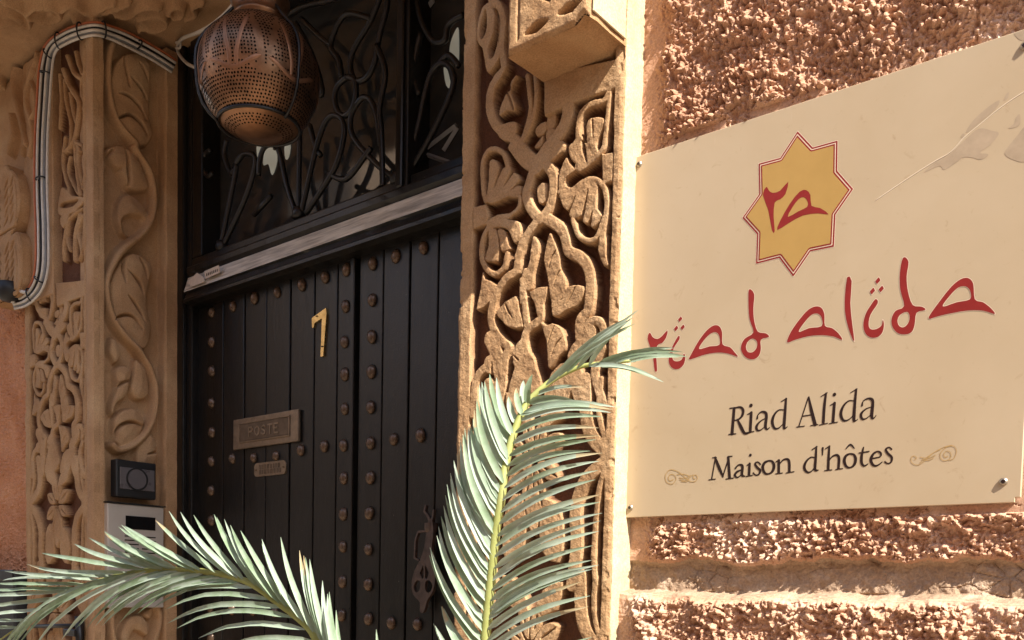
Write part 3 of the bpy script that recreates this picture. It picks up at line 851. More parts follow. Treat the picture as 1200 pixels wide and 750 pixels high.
# jamb facing the opening: big scrolling leaves in soft relief
def reveal_panel():
    def JP(region, pts):
        ox, oy, s = region
        out = []
        for p in pts:
            v = onX(ox+p[0]/s, oy+p[1]/s, JX)
            out.append((v.y-YP, v.z)+((p[2]/s*0.0040,) if len(p) > 2 else ()))
        return out
    R = Relief(0.0, YB-YP+0.03, EYE-0.36, SZ, 0.0022)
    P, S, K = R.poly, R.stroke, R.cut
    soft = dict(bev=0.005, dome=0.35, domew=0.03)
    stem = JP(L1, W([(700, -60), (665, 80), (655, 200), (665, 350), (690, 470), (750, 590), (850, 700)], 36)) \
        + JP(L2, W([(880, 50), (965, 180), (1000, 330), (985, 480), (930, 580), (800, 690)], 36)) \
        + JP(L3, W([(745, 90), (700, 190), (695, 280), (720, 400), (780, 520), (890, 640), (950, 730)], 34)) \
        + JP(L4, W([(985, 120), (1012, 250), (985, 430), (900, 555), (790, 610), (735, 580)], 34))
    S(stem, bev=0.005, dome=0.3)
    # leaves in the bays of the stem
    big = [(L1, [(690, 150), (770, 60), (900, 60), (965, 160), (960, 330), (960, 520), (985, 640), (930, 720), (820, 690), (740, 560), (690, 420), (668, 280)]),
           (L2, [(690, 40), (760, 10), (830, 30), (930, 130), (980, 290), (900, 320), (830, 290), (790, 200), (720, 120)]),
           (L2, [(760, 460), (790, 350), (850, 330), (940, 400), (975, 470), (930, 560), (840, 610), (780, 560)]),
           (L3, [(730, 170), (830, 30), (930, 40), (1000, 120), (970, 250), (965, 380), (995, 520), (960, 640), (900, 640), (800, 520), (740, 420), (715, 280)]),
           (L3, [(710, 640), (740, 560), (800, 680), (760, 740), (730, 700)]),
           (L4, [(750, 100), (800, 60), (860, 90), (860, 170), (830, 270), (770, 320), (740, 400), (720, 330), (760, 200)]),
           (L4, [(880, 20), (950, 80), (975, 180), (970, 270), (890, 290), (850, 220), (870, 120)]),
           (L4, [(740, 420), (800, 350), (880, 340), (940, 400), (940, 470), (880, 560), (800, 600), (745, 540)]),
           (L4, [(890, 590), (970, 500), (1020, 560), (1020, 700), (900, 720)])]
    for rg, pts in big: P(JP(rg, pts), 0.85, **soft)
    cuts = [(L1, [(780, 60, 6), (775, 150, 12), (790, 250, 10), (805, 310, 5)]), (L1, [(870, 130, 5), (910, 190, 14), (940, 270, 5)]),
            (L1, [(815, 240, 6), (880, 310, 16), (930, 400, 6)]), (L1, [(730, 350, 6), (800, 370, 14), (870, 440, 16), (920, 530, 6)]),
            (L1, [(720, 530, 6), (800, 500, 16), (880, 560, 18), (930, 640, 6)]),
            (L2, [(700, 150, 5), (705, 90, 12), (740, 50, 8)]), (L2, [(730, 280, 5), (730, 210, 14), (790, 170, 10)]), (L2, [(820, 20, 6), (835, 180, 16), (840, 270, 8), (800, 330, 12), (750, 450, 6)]),
            (L2, [(870, 60, 5), (930, 160, 12), (975, 290, 6)]), (L2, [(840, 290, 8), (920, 370, 16), (965, 460, 8)]),
            (L3, [(830, 30, 6), (800, 120, 16), (815, 220, 6)]), (L3, [(910, 60, 5), (940, 130, 14), (960, 200, 5)]),
            (L3, [(830, 140, 5), (900, 220, 15), (935, 310, 5)]), (L3, [(830, 300, 5), (890, 380, 15), (940, 470, 5)]),
            (L3, [(740, 460, 5), (800, 430, 14), (860, 440, 12), (920, 520, 6)]),
            (L4, [(770, 210, 6), (800, 180, 14), (860, 160, 6)]), (L4, [(850, 290, 6), (920, 320, 16), (980, 280, 6)]),
            (L4, [(760, 540, 8), (765, 480, 16), (810, 440, 16), (870, 435, 14), (935, 460, 6)]), (L4, [(950, 640, 6), (1010, 625, 12)])]
    for rg, pts in cuts: K(JP(rg, pts), 0.85, 0.005)
    # a hollow eye and lower scrolls, partly behind the frond
    K(JP(L2, [(785, 520), (800, 470), (860, 455), (930, 470), (950, 530), (900, 600), (820, 610)]), 0.6, 0.012, poly=True)
    L6 = (0, 630, 5.4545)
    S(JP(L6, W([(1010, 420), (1030, 520), (1000, 650), (930, 760), (820, 860)], 40)), bev=0.01)
    P(JP(L6, [(780, 640), (830, 520), (920, 490), (975, 560), (960, 640), (880, 600), (830, 700)]), 0.8, **soft)
    P(JP(L6, [(930, 490), (1000, 430), (1000, 500), (970, 530)]), 0.8, **soft)
    S(JP(L6, W([(720, 420), (730, 600), (760, 740)], 40)), bev=0.01)
    R.blur(1)
    yy, zz = np.meshgrid(R.xs, R.zs, indexing='ij')
    wob = 0.004*(fbm(zz*12, yy*0+1, 15, 4)-0.5)
    fr = np.clip((0.020+wob-yy)/0.004, 0, 1)+np.clip((yy-(YB-YP)+0.034-wob)/0.004, 0, 1)
    H = np.maximum(R.H, np.clip(fr, 0, 1))
    H = H+0.10*(fbm(yy*35, zz*35, 19, 4)-0.5)
    X = JX-0.040*(1-H)
    grid_mesh('scroll_panel', np.stack([X, YP+yy, zz], -1), M['stone_soft'], pl2)
    box('jamb_core', JX-0.10, JX-0.050, YP+0.012, YB+0.1, 0, SZ-0.003, M['stone_soft'], pl2)
reveal_panel()

# ------------------------------------------------------------------ corbels
def corbel(name, label, outline, yf, yb, motifs, grp):
    """lobed block: outline (x, z) extruded along Y, front face carved"""
    O = np.array(outline)
    cx, cz = O[:, 0].mean(), O[:, 1].min()
    t = thing(name, label, 'corbel', (cx, yb, cz), grp)
    R = Relief(O[:, 0].min(), O[:, 0].max(), O[:, 1].min(), O[:, 1].max(), 0.0018)
    R.H[:] = 1
    for m in motifs: R.cut(m[0], m[1], 0.003, poly=m[2], smooth=3)
    R.blur(1)
    xx, zz = np.meshgrid(R.xs, R.zs, indexing='ij')
    d = sd_poly(outline, xx, zz)
    ins = d < 0
    Y = yf+0.020*(1-R.H)+0.003*(fbm(xx*60, zz*60, 33, 4)-0.5)+0.006*np.clip(1+d/0.006, 0, 1)
    n, m = xx.shape
    idx = np.arange(n*m).reshape(n, m)
    ok = ins[:-1, :-1] & ins[1:, :-1] & ins[1:, 1:] & ins[:-1, 1:]
    ii, jj = np.nonzero(ok)
    V = np.stack([xx, Y, zz], -1).reshape(-1, 3)
    fc = [(idx[i, j], idx[i+1, j], idx[i+1, j+1], idx[i, j+1]) for i, j in zip(ii, jj)]
    mesh('carved_face', V.tolist(), fc, M['stone'], t, True)
    vs, fs = [], []
    k = len(outline)
    rows = [yf+0.005, yf+0.02, (yf+yb)/2, yb]
    for r, y in enumerate(rows):
        for (x, z) in outline:
            jx, jz = (mnoise.noise(Vector((x*40, y*40, z*40)))*0.0025, mnoise.noise(Vector((x*40+9, y*40, z*40)))*0.0025)
            vs.append((x+jx, y, z+jz))
    for r in range(len(rows)-1):
        for i in range(k):
            fs.append((r*k+i, r*k+(i+1) % k, (r+1)*k+(i+1) % k, (r+1)*k+i))
    mesh('block', vs, fs, M['stone'], t)
    return t
zb = onY(637, 97, YP).z
def fine(P, n):
    out = []
    for i in range(len(P)):
        a, b = P[i], P[(i+1) % len(P)]
        for k in range(n): out.append((a[0]+(b[0]-a[0])*k/n, a[1]+(b[1]-a[1])*k/n))
    return out
xl, xr = -0.940, -0.786
ro = fine([(xl, zb), (xr-0.026, zb), (xr-0.010, zb+0.010), (xr, zb+0.004), (xr, zb+0.42), (xl, zb+0.42)], 8)
zc = zb+0.02
rm = []
def leafcut(cx, cz, dx, dz, w): return [(cx, cz, 0.002), (cx+dx*0.5, cz+dz*0.5, w), (cx+dx, cz+dz, 0.003)]
xm = (xl+xr)/2+0.012
rm += [([(xl+0.022, zc-0.004, 0.004), (xl+0.024, zc+0.39, 0.004)], 0.8, False), ([(xr-0.03, zc, 0.004), (xr-0.03, zc+0.39, 0.004)], 0.8, False)]
for k in range(3):
    z0 = zc+k*0.13
    rm += [(leafcut(xm-0.008, z0+0.004, -0.045, -0.004, 0.016), 1, False), (leafcut(xm+0.008, z0+0.006, 0.045, 0.004, 0.016), 1, False),
           (leafcut(xm-0.006, z0+0.03, -0.034, 0.04, 0.014), 1, False), (leafcut(xm+0.006, z0+0.03, 0.034, 0.045, 0.014), 1, False),
           (leafcut(xm, z0+0.03, 0.0, 0.07, 0.010), 1, False)]
corbel('carved_corbel', 'broken cornered sandstone corbel jutting above the sign side pilaster', ro, 1.105, YP+0.02, rm, 'stone corbels under the hood')
box('limewashed_side', xr+0.001, xr+0.004, 1.112, YP-0.002, zb+0.012, zb+0.42, M['cream'], bpy.data.objects['carved_corbel'], 0.001)
# left: two rounded lobes
XC0, XC1 = -3.06, -2.815
lo = []
zl = onY(10, 350, 1.165).z
def arc(cx, cz, rx, rz, a0, a1, n=10):
    return [(cx+rx*math.cos(math.radians(a0+(a1-a0)*k/n)), cz+rz*math.sin(math.radians(a0+(a1-a0)*k/n))) for k in range(n+1)]
lo = arc(XC1-0.05, zl+0.06, 0.05, 0.06, -80, 0) + arc(XC1-0.055, zl+0.125, 0.055, 0.065, 0, 70) + arc(XC1-0.095, zl+0.275, 0.085, 0.10, -68, 80) \
    + arc((XC0+XC1)/2, zl+0.345, 0.06, 0.05, 60, 120, 6) + arc(XC0+0.095, zl+0.275, 0.085, 0.10, 100, 248) + arc(XC0+0.055, zl+0.125, 0.055, 0.065, 110, 180) + arc(XC0+0.05, zl+0.06, 0.05, 0.06, 180, 260)
lm = []
xm = (XC0+XC1)/2
for cz, hh in ((zl+0.092, 0.07), (zl+0.275, 0.072)):
    for sg in (-1, 1):
        for k in range(5):
            zz0 = cz-hh*0.85+k*hh*0.36
            lm.append((leafcut(xm+sg*0.012, zz0, sg*0.030, hh*0.42, 0.013), 1, False))
            lm.append((leafcut(xm+sg*0.050, zz0-0.002, sg*0.026, hh*0.40, 0.013), 1, False))
        lm.append(([(xm+sg*0.090, cz-hh*0.8, 0.004), (xm+sg*0.100, cz, 0.006), (xm+sg*0.085, cz+hh*0.8, 0.004)], 1, False))
    lm.append(([(xm-0.09, cz-hh*1.05, 0.004), (xm, cz-hh*1.1, 0.006), (xm+0.09, cz-hh*1.05, 0.004)], 1, False))
lm = [m for m in lm if m[1] > 0]
corbel('carved_corbel', 'rounded two lobed sandstone corbel at the left edge beside the cables', lo, 1.165, YP+0.03, lm, 'stone corbels under the hood')

# ------------------------------------------------------------------ hood with carved soffit
hood = thing('door_hood', 'carved stone hood over the doorway seen from below', 'hood', (-1.8, 1.2, SZ))
def soffit():
    R = Relief(-3.7, -0.75, 0.80, YB+0.05, 0.005)
    def ZP(pts): return [(v.x, v.y)+((p[2]/4.615*0.0042,) if len(p) > 2 else ()) for p in pts for v in [onZ(p[0]/4.615, p[1]/4.615, SZ)]]
    S = lambda pts, w=22: R.stroke(ZP(W(pts, w)), bev=0.006, dome=0.4)
    S([(140, 60), (190, 25), (280, 25), (330, 70), (280, 100), (190, 90), (140, 60)])
    S([(255, 70), (285, 55), (300, 75), (270, 85), (255, 70)], 14)
    S([(0, 120), (80, 110), (160, 130), (140, 60), (90, 20), (20, 0)])
    S([(0, 60), (60, 70), (120, 100)])
    S([(330, 40), (400, 10), (480, 60), (560, 20), (620, 0)])
    S([(400, 100), (470, 90), (560, 50), (650, 20), (700, 0)])
    S([(740, 90), (800, 75), (880, 78), (900, 120), (840, 150), (770, 130), (750, 150)])
    S([(900, 60), (940, 20), (990, 30), (980, 70), (940, 80), (920, 50)])
    S([(1000, 90), (1060, 60), (1040, 20), (1100, 0)])
    S([(620, 60), (700, 70), (740, 40), (800, 20), (870, 30)])
    rr = random.Random(4)
    for k in range(90):
        x, y, a = rr.uniform(-3.6, -0.9), rr.uniform(0.82, YB), rr.uniform(0, 6.3)
        if -2.95 < x < -2.0: continue
        pts = []
        for i in range(7):
            pts.append((x, y, 0.02)); x += 0.035*math.cos(a); y += 0.035*math.sin(a); a += 0.55
        R.stroke(pts, bev=0.006, dome=0.4)
    R.blur(1)
    xx, yy = np.meshgrid(R.xs, R.zs, indexing='ij')
    Z = SZ+0.030*(1-R.H)-0.020+0.006*(fbm(xx*18, yy*18, 7, 4)-0.5)
    grid_mesh('carved_soffit', np.stack([xx, yy, Z], -1), M['stone_soft'], hood, flip=True)
soffit()
box('hood_slab', -3.7, -0.75, 0.80, YB+0.05, SZ+0.016, SZ+0.24, M['stone_soft'], hood, 0.01)
# carved field above the left corbel
def left_field():
    R = Relief(-3.5, XLL+0.12, EYE+0.95, SZ-0.002, 0.003)
    S = lambda pts, w=40: R.stroke([(v.x, v.z, w/6*0.0045) for p in pts for v in [onY(20+p[0]/6.0, 50+p[1]/6.0, YP-0.02)]], bev=0.008, dome=0.5)
    S([(80, 180), (45, 280), (35, 420), (70, 550), (85, 660), (60, 780)])
    S([(70, 260), (95, 340), (100, 450), (70, 530)], 26)
    S([(-30, 100), (-60, 260), (-40, 420), (0, 560), (30, 700)])
    S([(10, 560), (20, 660), (5, 780)], 26)
    S([(110, 60), (100, 120), (60, 200)], 30)
    S([(-80, 500), (-60, 640), (-90, 760)])
    R.blur(1)
    xx, zz = np.meshgrid(R.xs, R.zs, indexing='ij')
    Y = YP-0.016+0.028*(1-R.H)+0.004*(fbm(xx*40, zz*40, 66, 4)-0.5)
    V = np.stack([xx, Y, zz], -1)
    s1 = V[-1:].copy(); s1[..., 1] = YP+0.03
    grid_mesh('frieze_panel', np.concatenate([V, s1], 0), M['stone_soft'], hood)
left_field()

# ================================================================== door frame, transom and fanlight
YF = YB+0.004                     # face of the frame
YL = YB+0.040                     # face of the planks
DXR = XRL+0.03
fr = thing('door_frame', 'black painted door frame with worn transom beam and fanlight', 'door frame', (JX, YB, 0))
xs0 = JX-0.02
def moulding(name, x0, x1, yf, z0, z1, bev=0.004): return box(name, x0, x1, yf, YB+0.10, z0, z1, M['paint'], fr, bev, 2)
pst = [moulding('post', xs0, JX+0.030, YF, 0.02, SZ+0.012), moulding('post', JX+0.031, JX+0.055, YF+0.012, 0.02, SZ+0.011),
       moulding('post', DXR-0.05, DXR+0.03, YF, 0.02, SZ+0.01)]
zt0 = onY(405, 277, YF).z
zt1 = onY(405, 259, YF).z
zr1 = onY(405, 252, YF).z+0.012
zr0 = onY(405, 292, YF).z-0.01
bx0, bx1 = JX+0.0555, DXR-0.0505
# beam: upper bead, sloping worn face, lower bead
def beam():
    prof = [(YB+0.09, zr1+0.004), (YF-0.002, zr1+0.004), (YF-0.004, zr1), (YF-0.004, zt1+0.012), (YF+0.006, zt1+0.004)]
    def sweep(name, pr, mat):
        k = len(pr)
        n = 60
        vs, fs = [], []
        for i in range(n+1):
            x = bx0+(bx1-bx0)*i/n
            for q, (y, z) in enumerate(pr):
                e = 0.0012*mnoise.noise(Vector((x*30, q*3.0, 0)))
                vs.append((x, y+e, z+e))
        for i in range(n):
            for q in range(k-1): fs.append((i*k+q, i*k+q+1, (i+1)*k+q+1, (i+1)*k+q))
        return mesh(name, vs, fs, mat, fr)
    sweep('transom_bead', prof, M['paint'])
    sweep('transom_beam', [(YF+0.006, zt1+0.004), (YF+0.001, zt1+0.001), (YF-0.012, zt0-0.004), (YF-0.012, zt0-0.006)], M['worn'])
    sweep('transom_bead', [(YF-0.012, zt0-0.006), (YF-0.006, zt0-0.010), (YF-0.010, zr0+0.016), (YF-0.014, zr0+0.012), (YF-0.014, zr0+0.004), (YF+0.004, zr0), (YB+0.09, zr0)], M['paint'])
beam()
ztop = SZ+0.012
zf0 = zr1+0.005
xm0, xm1 = onY(462, 120, YF).x, onY(477, 120, YF).x
moulding('mullion', xm0, xm1, YF+0.004, zf0, ztop-0.03)
box('mullion_bead', xm0+0.012, xm1-0.012, YF-0.004, YF+0.003, zf0, ztop-0.03, M['paint'], fr, 0.003)
moulding('head', xs0+0.08, DXR-0.06, YF+0.002, SZ-0.028, SZ+0.0105)
moulding('fanlight_rail', bx0, xm0-0.001, YF+0.012, zf0, zf0+0.026)
moulding('fanlight_rail', xm1+0.001, bx1, YF+0.012, zf0, zf0+0.026)
moulding('fanlight_rail', bx0+0.001, bx0+0.05, YF+0.013, zf0+0.027, ztop-0.04)
YG = YB+0.075
box('pane', bx0, xm0, YG, YG+0.004, zf0+0.01, ztop-0.03, M['glass'], fr)
box('pane', xm1, bx1, YG, YG+0.004, zf0+0.01, ztop-0.03, M['glass'], fr)
# sunlit bits of the patio behind the glass
a_ = (200, 0, 3.4086); b_ = (200, 180, 3.4086)
def GP(rg, pts, Y): return [onY(rg[0]+p[0]/rg[2], rg[1]+p[1]/rg[2], Y) for p in pts]
def flat_patch(name, rg, pts, Y, mat, parent, sm=3, thick=0.0015):
    P3 = GP(rg, pts, Y)
    P = catmull([(v.x, v.z) for v in P3], sm, True) if sm else [(v.x, v.z) for v in P3]
    q = np.array([p[:2] for p in P])
    return sdf_sheet(name, lambda x, z: sd_poly(P, x, z), q[:, 0].min()-.002, q[:, 0].max()+.002, q[:, 1].min()-.002, q[:, 1].max()+.002, 0.0025, Y, mat, parent, thick)
for rg, pts in ((a_, [(345, 578), (375, 572), (355, 640), (345, 620)]), (a_, [(385, 590), (415, 585), (425, 640), (405, 700), (390, 655), (370, 660), (372, 620)]),
                (a_, [(455, 580), (478, 575), (472, 625), (458, 635)]), (a_, [(1138, 120), (1118, 170), (1115, 220), (1138, 250), (1150, 250), (1150, 120)]),
                (a_, [(1090, 270), (1105, 280), (1120, 350), (1100, 340)]), (a_, [(1100, 95), (1110, 90), (1104, 135), (1097, 130)]),
                (a_, [(945, 510), (962, 505), (955, 570), (948, 600)]), (a_, [(965, 600), (990, 665), (970, 680)])):
    flat_patch('lit_opening', rg, pts, YG-0.0025, M['lit_glass'], fr)
def grey_bar(pts, w):
    P = GP(a_, pts, YG-0.004)
    tube('glazing_lead', P, w, M['cable_grey'], fr, 4, False)
grey_bar([(955, 120), (1050, 0)], 0.007); grey_bar([(960, 640), (1140, 500)], 0.006); grey_bar([(1000, 610), (1145, 660)], 0.005); grey_bar([(1090, 600), (1145, 510)], 0.006)
# sticker on the beam: a small arrow and a number tab
stk = thing('arrow_sticker', 'small dirty white arrow sticker at the left end of the transom beam', 'sticker', tuple(onY(236, 325, YF-0.017)))
flat_patch('arrow', b_, [(62, 518), (105, 476), (130, 492), (136, 512), (76, 534), (78, 522)], YF-0.0175, M['sticker'], stk, 0, 0.0008)
flat_patch('tab', b_, [(134, 470), (192, 445), (196, 474), (140, 500)], YF-0.0185, M['sticker'], stk, 0, 0.0008)
for k in range(7):
    x = 142+k*7
    y = 478-k*3.0
    flat_patch('print_mark', b_, [(x, y), (x+3.6, y-1.6), (x+4.0, y+11), (x+0.4, y+12.6)], YF-0.0192, M['ink'], stk, 0, 0.0)

# ------------------------------------------------------------------ wrought iron grille
gr = thing('fanlight_grille', 'black wrought iron tulip grille over the door transom', 'grille', tuple(onY(400, 230, YF+0.02)))
bars = [
    [(b_, (200, 372)), (b_, (235, 200)), (b_, (262, 60)), (a_, (258, 660)), (a_, (288, 618)), (a_, (330, 620)), (b_, (338, 40)), (b_, (322, 110)), (b_, (285, 210)), (b_, (208, 372))],
    [(b_, (500, 238)), (b_, (462, 120)), (a_, (435, 610)), (a_, (408, 578)), (a_, (375, 588)), (a_, (355, 640)), (a_, (352, 700))],
    [(b_, (512, 240)), (b_, (512, 120)), (a_, (516, 520))],
    [(b_, (520, 242)), (a_, (560, 680)), (a_, (590, 560)), (a_, (622, 480)), (a_, (655, 460)), (a_, (685, 480)), (a_, (692, 540)), (a_, (665, 650)), (a_, (615, 740)), (b_, (540, 240))],
    [(a_, (705, 308)), (a_, (668, 340)), (a_, (655, 390)), (a_, (668, 445)), (a_, (695, 462)), (a_, (725, 435)), (a_, (740, 380)), (a_, (735, 320)), (a_, (705, 308))],
    [(a_, (848, -40)), (a_, (800, 80)), (a_, (735, 190)), (a_, (718, 260)), (a_, (735, 320)), (a_, (780, 312)), (a_, (815, 250)), (a_, (835, 140)), (a_, (862, 40)), (a_, (868, -40))],
    [(a_, (822, 180)), (a_, (858, 290)), (a_, (835, 430)), (a_, (842, 540)), (a_, (846, 690)), (b_, (846, 130))],
    [(a_, (800, 75)), (a_, (695, 60)), (a_, (640, 180)), (a_, (672, 240)), (a_, (682, 310))],
    [(b_, (905, 102)), (a_, (850, 680)), (a_, (760, 590)), (a_, (722, 530)), (a_, (722, 460)), (a_, (760, 395)), (a_, (795, 398)), (a_, (822, 460)), (a_, (838, 580))],
    [(b_, (332, 245)), (b_, (402, 168))],
    [(b_, (628, 78)), (b_, (700, 102)), (b_, (780, 5)), (a_, (800, 590))],
    [(b_, (925, 92)), (a_, (985, 520)), (a_, (1010, 400)), (a_, (1040, 295)), (a_, (1080, 252)), (a_, (1120, 275)), (a_, (1130, 335)), (a_, (1095, 430)), (a_, (1030, 560)), (b_, (945, 90))],
    [(a_, (975, -30)), (a_, (1000, 80)), (a_, (1050, 165)), (a_, (1095, 160)), (a_, (1105, 110)), (a_, (1130, 80)), (a_, (1170, 60))],
    [(a_, (1000, 130)), (a_, (968, 285)), (a_, (992, 380))],
    [(a_, (1075, 252)), (a_, (1110, 220)), (a_, (1150, 262))],
    [(a_, (500, 95)), (a_, (560, 210)), (a_, (600, 330)), (a_, (600, 380)), (a_, (560, 330)), (a_, (520, 180))],
    [(a_, (520, 75)), (a_, (600, 150)), (a_, (640, 180))], [(a_, (440, 80)), (a_, (520, 30)), (a_, (640, 0)), (a_, (700, -30))],
    [(a_, (160, 600)), (a_, (135, 620)), (a_, (130, 670)), (a_, (150, 705)), (a_, (168, 690))],
    [(a_, (225, 560)), (a_, (215, 620)), (a_, (240, 690)), (b_, (255, 60))],
    [(a_, (555, 500)), (a_, (580, 590)), (a_, (600, 620))],
]
for k, bp in enumerate(bars):
    P = [onY(rg[0]+p[0]/rg[2], rg[1]+p[1]/rg[2], YF+0.022+0.003*(k % 3)) for rg, p in bp]
    P = catmull([tuple(v) for v in P], 5) if len(P) > 2 else [tuple(v) for v in P]
    tube('bar', P, 0.0072, M['iron'], gr, 6, True)
for p in ((512, 240), (905, 102), (205, 372)):
    v = onY(b_[0]+p[0]/b_[2], b_[1]+p[1]/b_[2], YF+0.022)
    lathe('collar', [(0.0, -0.012), (0.016, -0.012), (0.018, 0), (0.014, 0.014), (0.0, 0.014)], v, M['iron'], gr, 12)

# ------------------------------------------------------------------ door leaves
def px_x(x, y=450): return onY(x, y, YL).x
z_top = zr0+0.004
Lb = [px_x(v) for v in (221, 262, 286.5, 312, 340, 368, 395, 416.5)]
Rb = [px_x(v) for v in (419.5, 448, 479, 512)] + [DXR-0.055]
def leaf(name, label, edges):
    t = thing(name, label, 'door', (edges[0], YL, 0.03), 'leaves of the double door')
    for i in range(len(edges)-1):
        dy = random.uniform(-0.0015, 0.0015)
        g = 0.0022
        box('plank', edges[i]+g, edges[i+1]-g, YL+dy, YL+0.04, 0.035, z_top, M['paint'], t, 0.0028, 2)
    box('backing', edges[0], edges[-1], YL+0.012, YL+0.045, 0.036, z_top+0.01, M['paint'], t)
    return t
ldoor = leaf('door_leaf', 'left black plank door leaf with brass seven and letter plate', Lb)
rdoor = leaf('door_leaf', 'right black plank door leaf with the iron knocker', Rb)
# thin cover strip on the meeting edge
box('cover_strip', Lb[-1]-0.012, Lb[-1]+0.002, YL-0.010, YL-0.003, 0.04, z_top-0.004, M['paint'], ldoor, 0.002)
# studs share one mesh
def stud_mesh():
    bm = bmesh.new()
    prof = [(0.0145, 0.0), (0.0150, -0.002), (0.0138, -0.005), (0.0112, -0.0085), (0.0070, -0.0112), (0.0, -0.0122)]
    rings = []
    for r, y in prof[:-1]:
        rings.append([bm.verts.new((r*math.cos(a)*0.9, y, r*math.sin(a)*1.12)) for a in [2*math.pi*k/12 for k in range(12)]])
    top = bm.verts.new((0, prof[-1][1], 0))
    for a, b in zip(rings, rings[1:]):
        for k in range(12): bm.faces.new((a[k], a[(k+1) % 12], b[(k+1) % 12], b[k]))
    for k in range(12): bm.faces.new((rings[-1][k], rings[-1][(k+1) % 12], top))
    bmesh.ops.recalc_face_normals(bm, faces=bm.faces)
    me = bpy.data.meshes.new('stud'); bm.to_mesh(me); bm.free()
    me.polygons.foreach_set('use_smooth', [True]*len(me.polygons))
    me.materials.append(M['stud'])
    return me
SM = stud_mesh()
def stud(x, z, t, s=1.0):
    o = bpy.data.objects.new('stud', SM)
    o.location = Vector((x+random.uniform(-.002, .002), YL-0.001, z+random.uniform(-.003, .003)))-t.location
    o.rotation_euler = (0, random.uniform(0, 6.28) if False else random.uniform(-.3, .3), 0)
    s = s*random.uniform(0.93, 1.05); o.scale = (s, 1, s)
    link(o, t)
cen = lambda e: [(a+b)/2 for a, b in zip(e, e[1:])]
cL, cR = cen(Lb), cen(Rb)
cL[0] = px_x(249.5)
zrow = onY(405, 318, YL).z
cL[-1] = px_x(405); cR[0] = px_x(436)
zmid = onY(405, 521, YL).z
dz = (zrow-zmid)/5.0
zrowL = onY(250, 367, YL).z
for i, x in enumerate(cL):
    rows = []
    if i in (0, len(cL)-1): rows = [zrow-k*dz for k in range(0, 24) if zrow-k*dz > 0.12]
    else: rows = [zrow, zmid, zmid-5*dz, zmid-10*dz]
    if i in (2, 3): rows = [r for r in rows if r != zmid]
    for r in rows: stud(x, r, ldoor)
for i, x in enumerate(cR):
    if i == 0: rows = [zrow-0.004-k*dz for k in range(0, 24) if zrow-k*dz > 0.12]
    else: rows = [zrow, zmid, zmid-5*dz-0.012, zmid-10*dz]
    for r in rows: stud(x, r, rdoor)
# the two studs half hidden by the letter plate
for i in (2, 3): stud(cL[i], zmid-0.004, ldoor, 0.9)

# house number
s7 = [onY(x, y, YL-0.004) for x, y in ((366, 373), (382.6, 361), (383.2, 368), (379.4, 417.5), (376.2, 418.3), (378.0, 373.0), (369.0, 379.0), (368.2, 384), (366.4, 384.5))]
P7 = [(v.x, v.z) for v in s7]
q = np.array(P7)
sdf_sheet('house_number', lambda x, z: sd_poly(P7, x, z), q[:, 0].min()-.003, q[:, 0].max()+.003, q[:, 1].min()-.003, q[:, 1].max()+.003, 0.002, YL-0.006, M['brass'], ldoor, 0.006)
for p in ((371.5, 370.5), (377.8, 406)):
    v = onY(p[0], p[1], YL-0.006); lathe('number_screw', [(0, 0.0015), (0.003, 0.001), (0.004, -0.001)], v, M['bronze_dark'], ldoor, 8)
# letter plate
tl, br = onY(277, 493, YL), onY(353, 517.5, YL)
lx0, lx1, lz1, lz0 = tl.x, br.x, tl.z, br.z
lp = box('letter_plate', lx0, lx1, YL-0.010, YL-0.002, lz0, lz1, M['bronze'], ldoor, 0.002, 2)
w_, h_ = lx1-lx0, lz1-lz0
fx0, fx1, fz0, fz1 = lx0+w_*0.12, lx1-w_*0.13, lz0+h_*0.24, lz1-h_*0.20
box('flap', fx0, fx1, YL-0.0125, YL-0.0102, fz0, fz1, M['bronze_dark'], lp, 0.001)
for (u0, u1, v0, v1) in ((fx0-.004, fx1+.004, fz1+.0005, fz1+.004), (fx0-.004, fx1+.004, fz0-.004, fz0-.0005), (fx0-.004, fx0-.0005, fz0, fz1), (fx1+.0005, fx1+.004, fz0, fz1)):
    box('flap_rim', u0, u1, YL-0.0135, YL-0.0101, v0, v1, M['bronze'], lp, 0.0006)
# embossed POSTE
FONT = {'P': [[(0, 0), (0, 1)], [(0, 1), (.42, 1), (.55, .78), (.42, .52), (0, .5)]], 'O': [[(.3, 0), (.05, .2), (0, .5), (.05, .8), (.3, 1), (.55, .8), (.6, .5), (.55, .2), (.3, 0)]],
        'S': [[(.5, .85), (.28, 1), (.06, .84), (.08, .62), (.3, .5), (.5, .36), (.5, .14), (.26, 0), (.02, .15)]], 'T': [[(0, 1), (.6, 1)], [(.3, 1), (.3, 0)]],
        'E': [[(.5, 1), (0, 1), (0, 0), (.5, 0)], [(0, .52), (.4, .52)]]}
cw = (fx1-fx0)*0.66/5
for k, ch in enumerate('POSTE'):
    ox = fx0+(fx1-fx0)*0.20+k*cw
    hz = (fz1-fz0)*0.52
    oz = fz0+(fz1-fz0)*0.22
    st = [[(ox+x*cw*1.15, oz+z*hz, 0.0042) for x, z in s] for s in FONT[ch]]
    sdf_sheet('letter', lambda x, z: np.min([sd_stroke(s, x, z) for s in st], axis=0), ox-.005, ox+cw*.9, oz-.005, oz+hz+.005, 0.0012, YL-0.0142, M['bronze'], lp, 0.0018)
